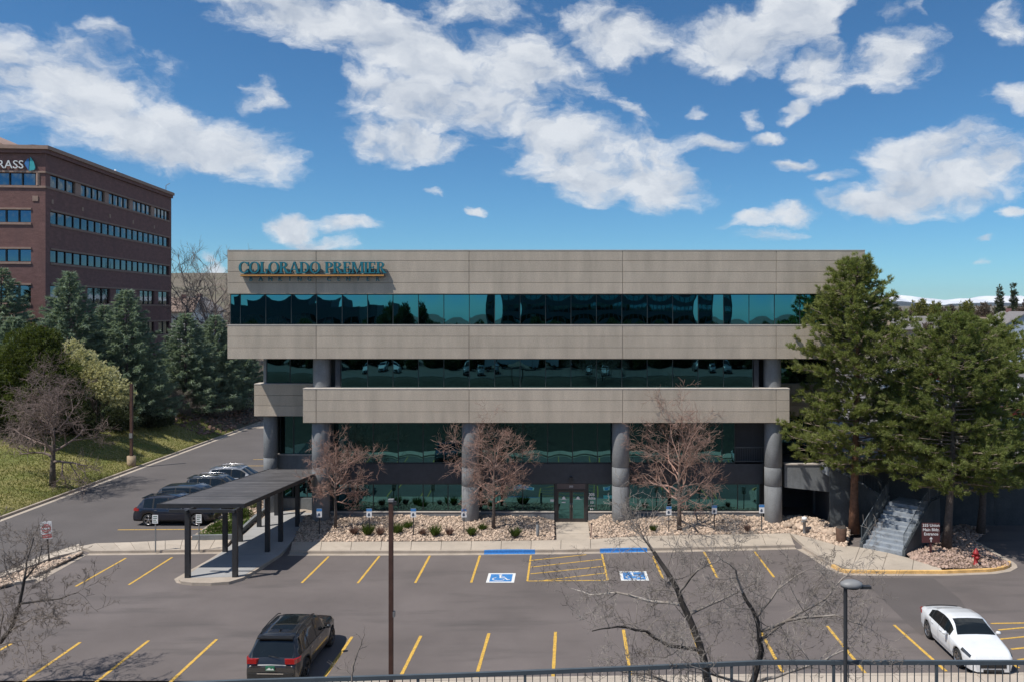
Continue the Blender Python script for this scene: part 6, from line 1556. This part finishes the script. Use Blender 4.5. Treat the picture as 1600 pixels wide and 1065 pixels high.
ft = [(1437,250,468,36,'yel','pale yellow-green tree left of the right pines on the horizon'),(1462,262,472,32,'yel','second pale green tree on the horizon'),(1418,235,486,26,'bare','brown bare crown just right of the building pine'),(1484,255,478,30,'bare','brown bare crown behind the right pine top'),
      (1510,240,470,36,'yel','greenish crown behind the right pine top'),(1536,225,473,30,'bare','brown bare crown left of the narrow evergreens'),(1562,190,452,22,'ever','narrow dark evergreen, left of the two on the right horizon'),(1584,200,447,24,'ever','narrow dark evergreen nearest the right edge on the horizon'),
      (1601,185,468,32,'bare','brown bare crown at the right edge of the horizon'),(1399,260,478,24,'ever','dark evergreen touching the right side of the big pine'),(1560,235,480,40,'bare','low brown crown between the narrow evergreens'),(1450,190,505,26,'bare','brown bare crown above the upper lot, left'),
      (1520,170,512,34,'ever','dark evergreen crown above the upper lot'),(1402,330,482,22,'bare','far brown crown right of the office roof'),(1572,150,528,30,'bare','brown bare crown right above the upper lot'),(1475,160,520,30,'yel','pale green crown above the upper lot'),(1425,150,540,24,'bare','brown bare crown between the pines above the lot'),
      (1620,180,500,50,'bare','bare crown beyond the right edge')]
for a in ft: far_tree(*a)
rgc = random.Random(5)
upc = [(25.6,62.5,92,'suv',P_silver,'silver SUV in the upper lot seen low between the pines'),(29.0,74.2,3,'sedan',P_white,'white sedan in the upper lot between the two big pines'),(32.8,74.4,-4,'sedan',P_dk,'dark sedan next to the white sedan in the upper lot'),(36.3,74.0,2,'suv',P_blue,'navy SUV in the upper lot behind the right pines'),
       (31.5,59.0,90,'van',P_dk,'dark van close behind the retaining wall'),(39.5,74.4,0,'sedan',P_redc,'red car in the upper lot behind the right pines'),(43.5,74.1,0,'van',P_silver,'silver van in the upper lot near the right edge'),(36.0,92,0,'sedan',P_silver,'silver sedan in the far row of the upper lot'),
       (40,92,0,'suv',P_black,'black SUV in the far row of the upper lot'),(44,92.4,0,'sedan',P_blue,'navy sedan in the far row of the upper lot'),(48,92,0,'suv',P_white,'white SUV in the far row of the upper lot'),(36.5,57.6,88,'sedan',P_white,'white sedan just above the retaining wall near the right edge'),
       (44,112,0,'sedan',P_white,'white sedan in the farthest row of the upper lot'),(49,112,0,'sedan',P_redc,'red sedan in the farthest row of the upper lot'),(54,112,0,'suv',P_dk,'dark SUV in the farthest row of the upper lot')]
protos = {}
for x, y, rz, kind, pt, lab in upc:
    key = (kind, pt.name)
    if key in protos: dup(protos[key], None, (x,y,3.70), R(rz+90), lab, 'cars in the upper lot')
    else: protos[key] = make_car('parked_car', lab, pt, kind, (x,y,3.70), R(rz+90), M_rim, group='cars in the upper lot')

# ------------------------------------------------------------------ what stands behind the camera (mirrored in the glazing)
OF = thing('glass_office_building', 'wide gridded office block standing behind the camera', 'building', (10, -62, 0))
def slabbld(t, x0, x1, y0, y1, z0, z1, fl, bay, mw, mg):
    q = MB(); q.box(x0,x1,y0,y1,z0,z1); q.build('wall', mw, t)
    n = int((z1-z0)/fl); m_ = int((x1-x0)/bay)
    for i in range(n):
        q = MB(); q.box(x0+.6,x1-.6,y1+.01,y1+.05,z0+fl*i+1.0,z0+fl*i+2.9); q.build('window_band', mg, t)
    for j in range(m_+1):
        q = MB(); xx = x0+.5+(x1-x0-1)*j/m_; q.box(xx-.18,xx+.18,y1+.06,y1+.3,z0,z1); q.build('pilaster', mw, t)
W_dk = mat('dark_cladding', (.07,.10,.10), .6, n=2, amt=.2)
slabbld(OF, -24, 20, -20, -.0, 1, 24, 3.6, 3.0, W_dk, M_glasslo)
OF2 = thing('low_office_building', 'stepped dark office block behind the camera to the left', 'building', (-50, -60, 0))
slabbld(OF2, -22, 12, -18, 0, 1, 14.2, 3.6, 3.4, W_dk, M_glassbl); slabbld(OF2, -14, 4, -17, -1, 14.2, 16.4, 3.6, 3.4, W_dk, M_glassbl)
q = MB(); q.sheet([(-70,-19),(70,-19),(70,12.6),(-70,12.6)], 5.93); struct(q.build('terrace_asphalt', M_road))
rsb = np.random.default_rng(77); sb0 = None
for i in range(0):
    xx, yy = -46+i*2.75+rsb.uniform(-.8,.8), rsb.uniform(23.4,26.0); zz = H(xx,yy)
    if yy > 20.5 and False: continue
    if sb0 is None: sb0 = leafcloud('bank_shrub', 'dark rounded shrub on the hidden bank below the terrace fence', 'shrub', (xx,yy,zz), [(0,0,.35,1.0,.9,.55),(.5,.2,.3,.7,.7,.5),(-.5,-.1,.3,.7,.7,.5)], 420, .16, .035, M_hedge, 500, 4, 'shrubs on the bank below the terrace')
    else: dup(sb0, None, (xx,yy,zz), rsb.uniform(0,6))
big = leafcloud('broadleaf_tree', 'dark spreading tree behind the camera', 'tree', (-26,-32,4.5), [(0,0,6.2,3.6,3.4,2.8),(2.4,0,4.8,2.5,2.5,2.2),(-2.4,.4,4.9,2.5,2.5,2.3),(.3,-1,8.0,2.2,2.2,1.7)], 1500, .62, .14, M_hedge, 301, 4, 'trees behind the camera', trunk=(.3,4))
rt = random.Random(9)
for i, (x, y) in enumerate([(-34,-38),(-18,-40),(-9,-33),(1,-37),(9,-30),(18,-38),(27,-33),(36,-38),(-44,-32),(46,-36),(-55,-40),(-3,-26),(14,-44),(57,-30),(-66,-34),(-14,-48),(30,-46),(-24,-12),(-33,-9),(-15,-13),(-2,-14),(7,-9),(13,-12),(22,-9),(31,-13),(-44,-11),(41,-10),(-54,-14),(52,-13)]):
    c = dup(big, None, (x,y,H(x,y)-.2), rt.uniform(0,6), group='trees behind the camera'); s = rt.uniform(.7,1.1); c.scale = (s,s,.56*rt.uniform(.8,1.05))
hd0 = None
for i, (xx, yy, ss) in enumerate([(-40,-7,1.1),(-32,-5,1.0),(-25,-8,1.2),(-17,-6,1.0),(-12,-9,1.1),(-1,-7,1.15),(6,-10,1.2),(13,-6,1.1),(20,-9,1.2),(27,-6,1.1),(34,-9,1.2),(42,-6,1.1),(-48,-8,1.2)]):
    if hd0 is None: hd0 = leafcloud('evergreen_screen', 'dense low evergreen behind the camera', 'shrub', (xx,yy,5.9), [(0,0,1.6,2.6,1.8,2.0),(2.2,.4,1.2,2.0,1.6,1.6),(-2.2,-.3,1.3,2.0,1.6,1.7),(.4,0,3.2,1.5,1.3,1.2)], 1500, .5, .12, M_hedge, 600, 4, 'evergreens behind the camera')
    else: dup(hd0, None, (xx,yy,5.9), i*1.3 if i%2 else 0)
for xx, yy, rz_, pt_ in ((-21,3,90,'white_car_paint'),(-10,7,84,'silver_car_paint'),(3.5,8,95,'white_car_paint'),(17,4,90,'silver_car_paint')):
    src = protos[('sedan' if pt_ == 'white_car_paint' else 'suv', pt_)]
    dup(src, None, (xx,yy,5.93), R(rz_), {-21:'white sedan on the terrace at the far left behind the fence',-10:'silver SUV on the terrace behind the fence, left of the camera',3.5:'white sedan on the terrace just below the camera',17:'silver SUV on the terrace to the right of the camera'}[xx], 'cars on the terrace below the camera')
tw = thing('delivery_truck', 'white box truck parked behind the camera', 'truck', (-6.8,-3,5.9))
q = MB(); q.box(-3.2,3.2,-1.2,1.2,.9,3.4); q.build('cargo_box', W_white, tw); q = MB(); q.box(3.25,5.2,-1.1,1.1,.6,2.5); q.build('cab', W_white, tw)
for xx in (-2,4.2):
    q = MB(); q.lathe([(.001,-1.1),(.45,-1.1),(.45,1.1),(.001,1.1)], 16, axis='y', c=(xx,0,.45)); q.build('wheel', M_tyre, tw)

# ------------------------------------------------------------------ the air: thin even haze round camera and scene
hm = bpy.data.materials.new('haze'); hm.use_nodes = True; hn = hm.node_tree.nodes; hn.clear()
pv = hn.new('ShaderNodeVolumePrincipled'); pv.inputs['Density'].default_value = 3.5e-5; pv.inputs['Color'].default_value = (.80,.87,.95,1); pv.inputs['Anisotropy'].default_value = .2
ho = hn.new('ShaderNodeOutputMaterial'); hm.node_tree.links.new(pv.outputs[0], ho.inputs['Volume'])
hb = MB(); hb.box(-9600, 15000, -700, 12200, -45, 290); haze = hb.build('haze', hm); haze['kind'] = 'stuff'
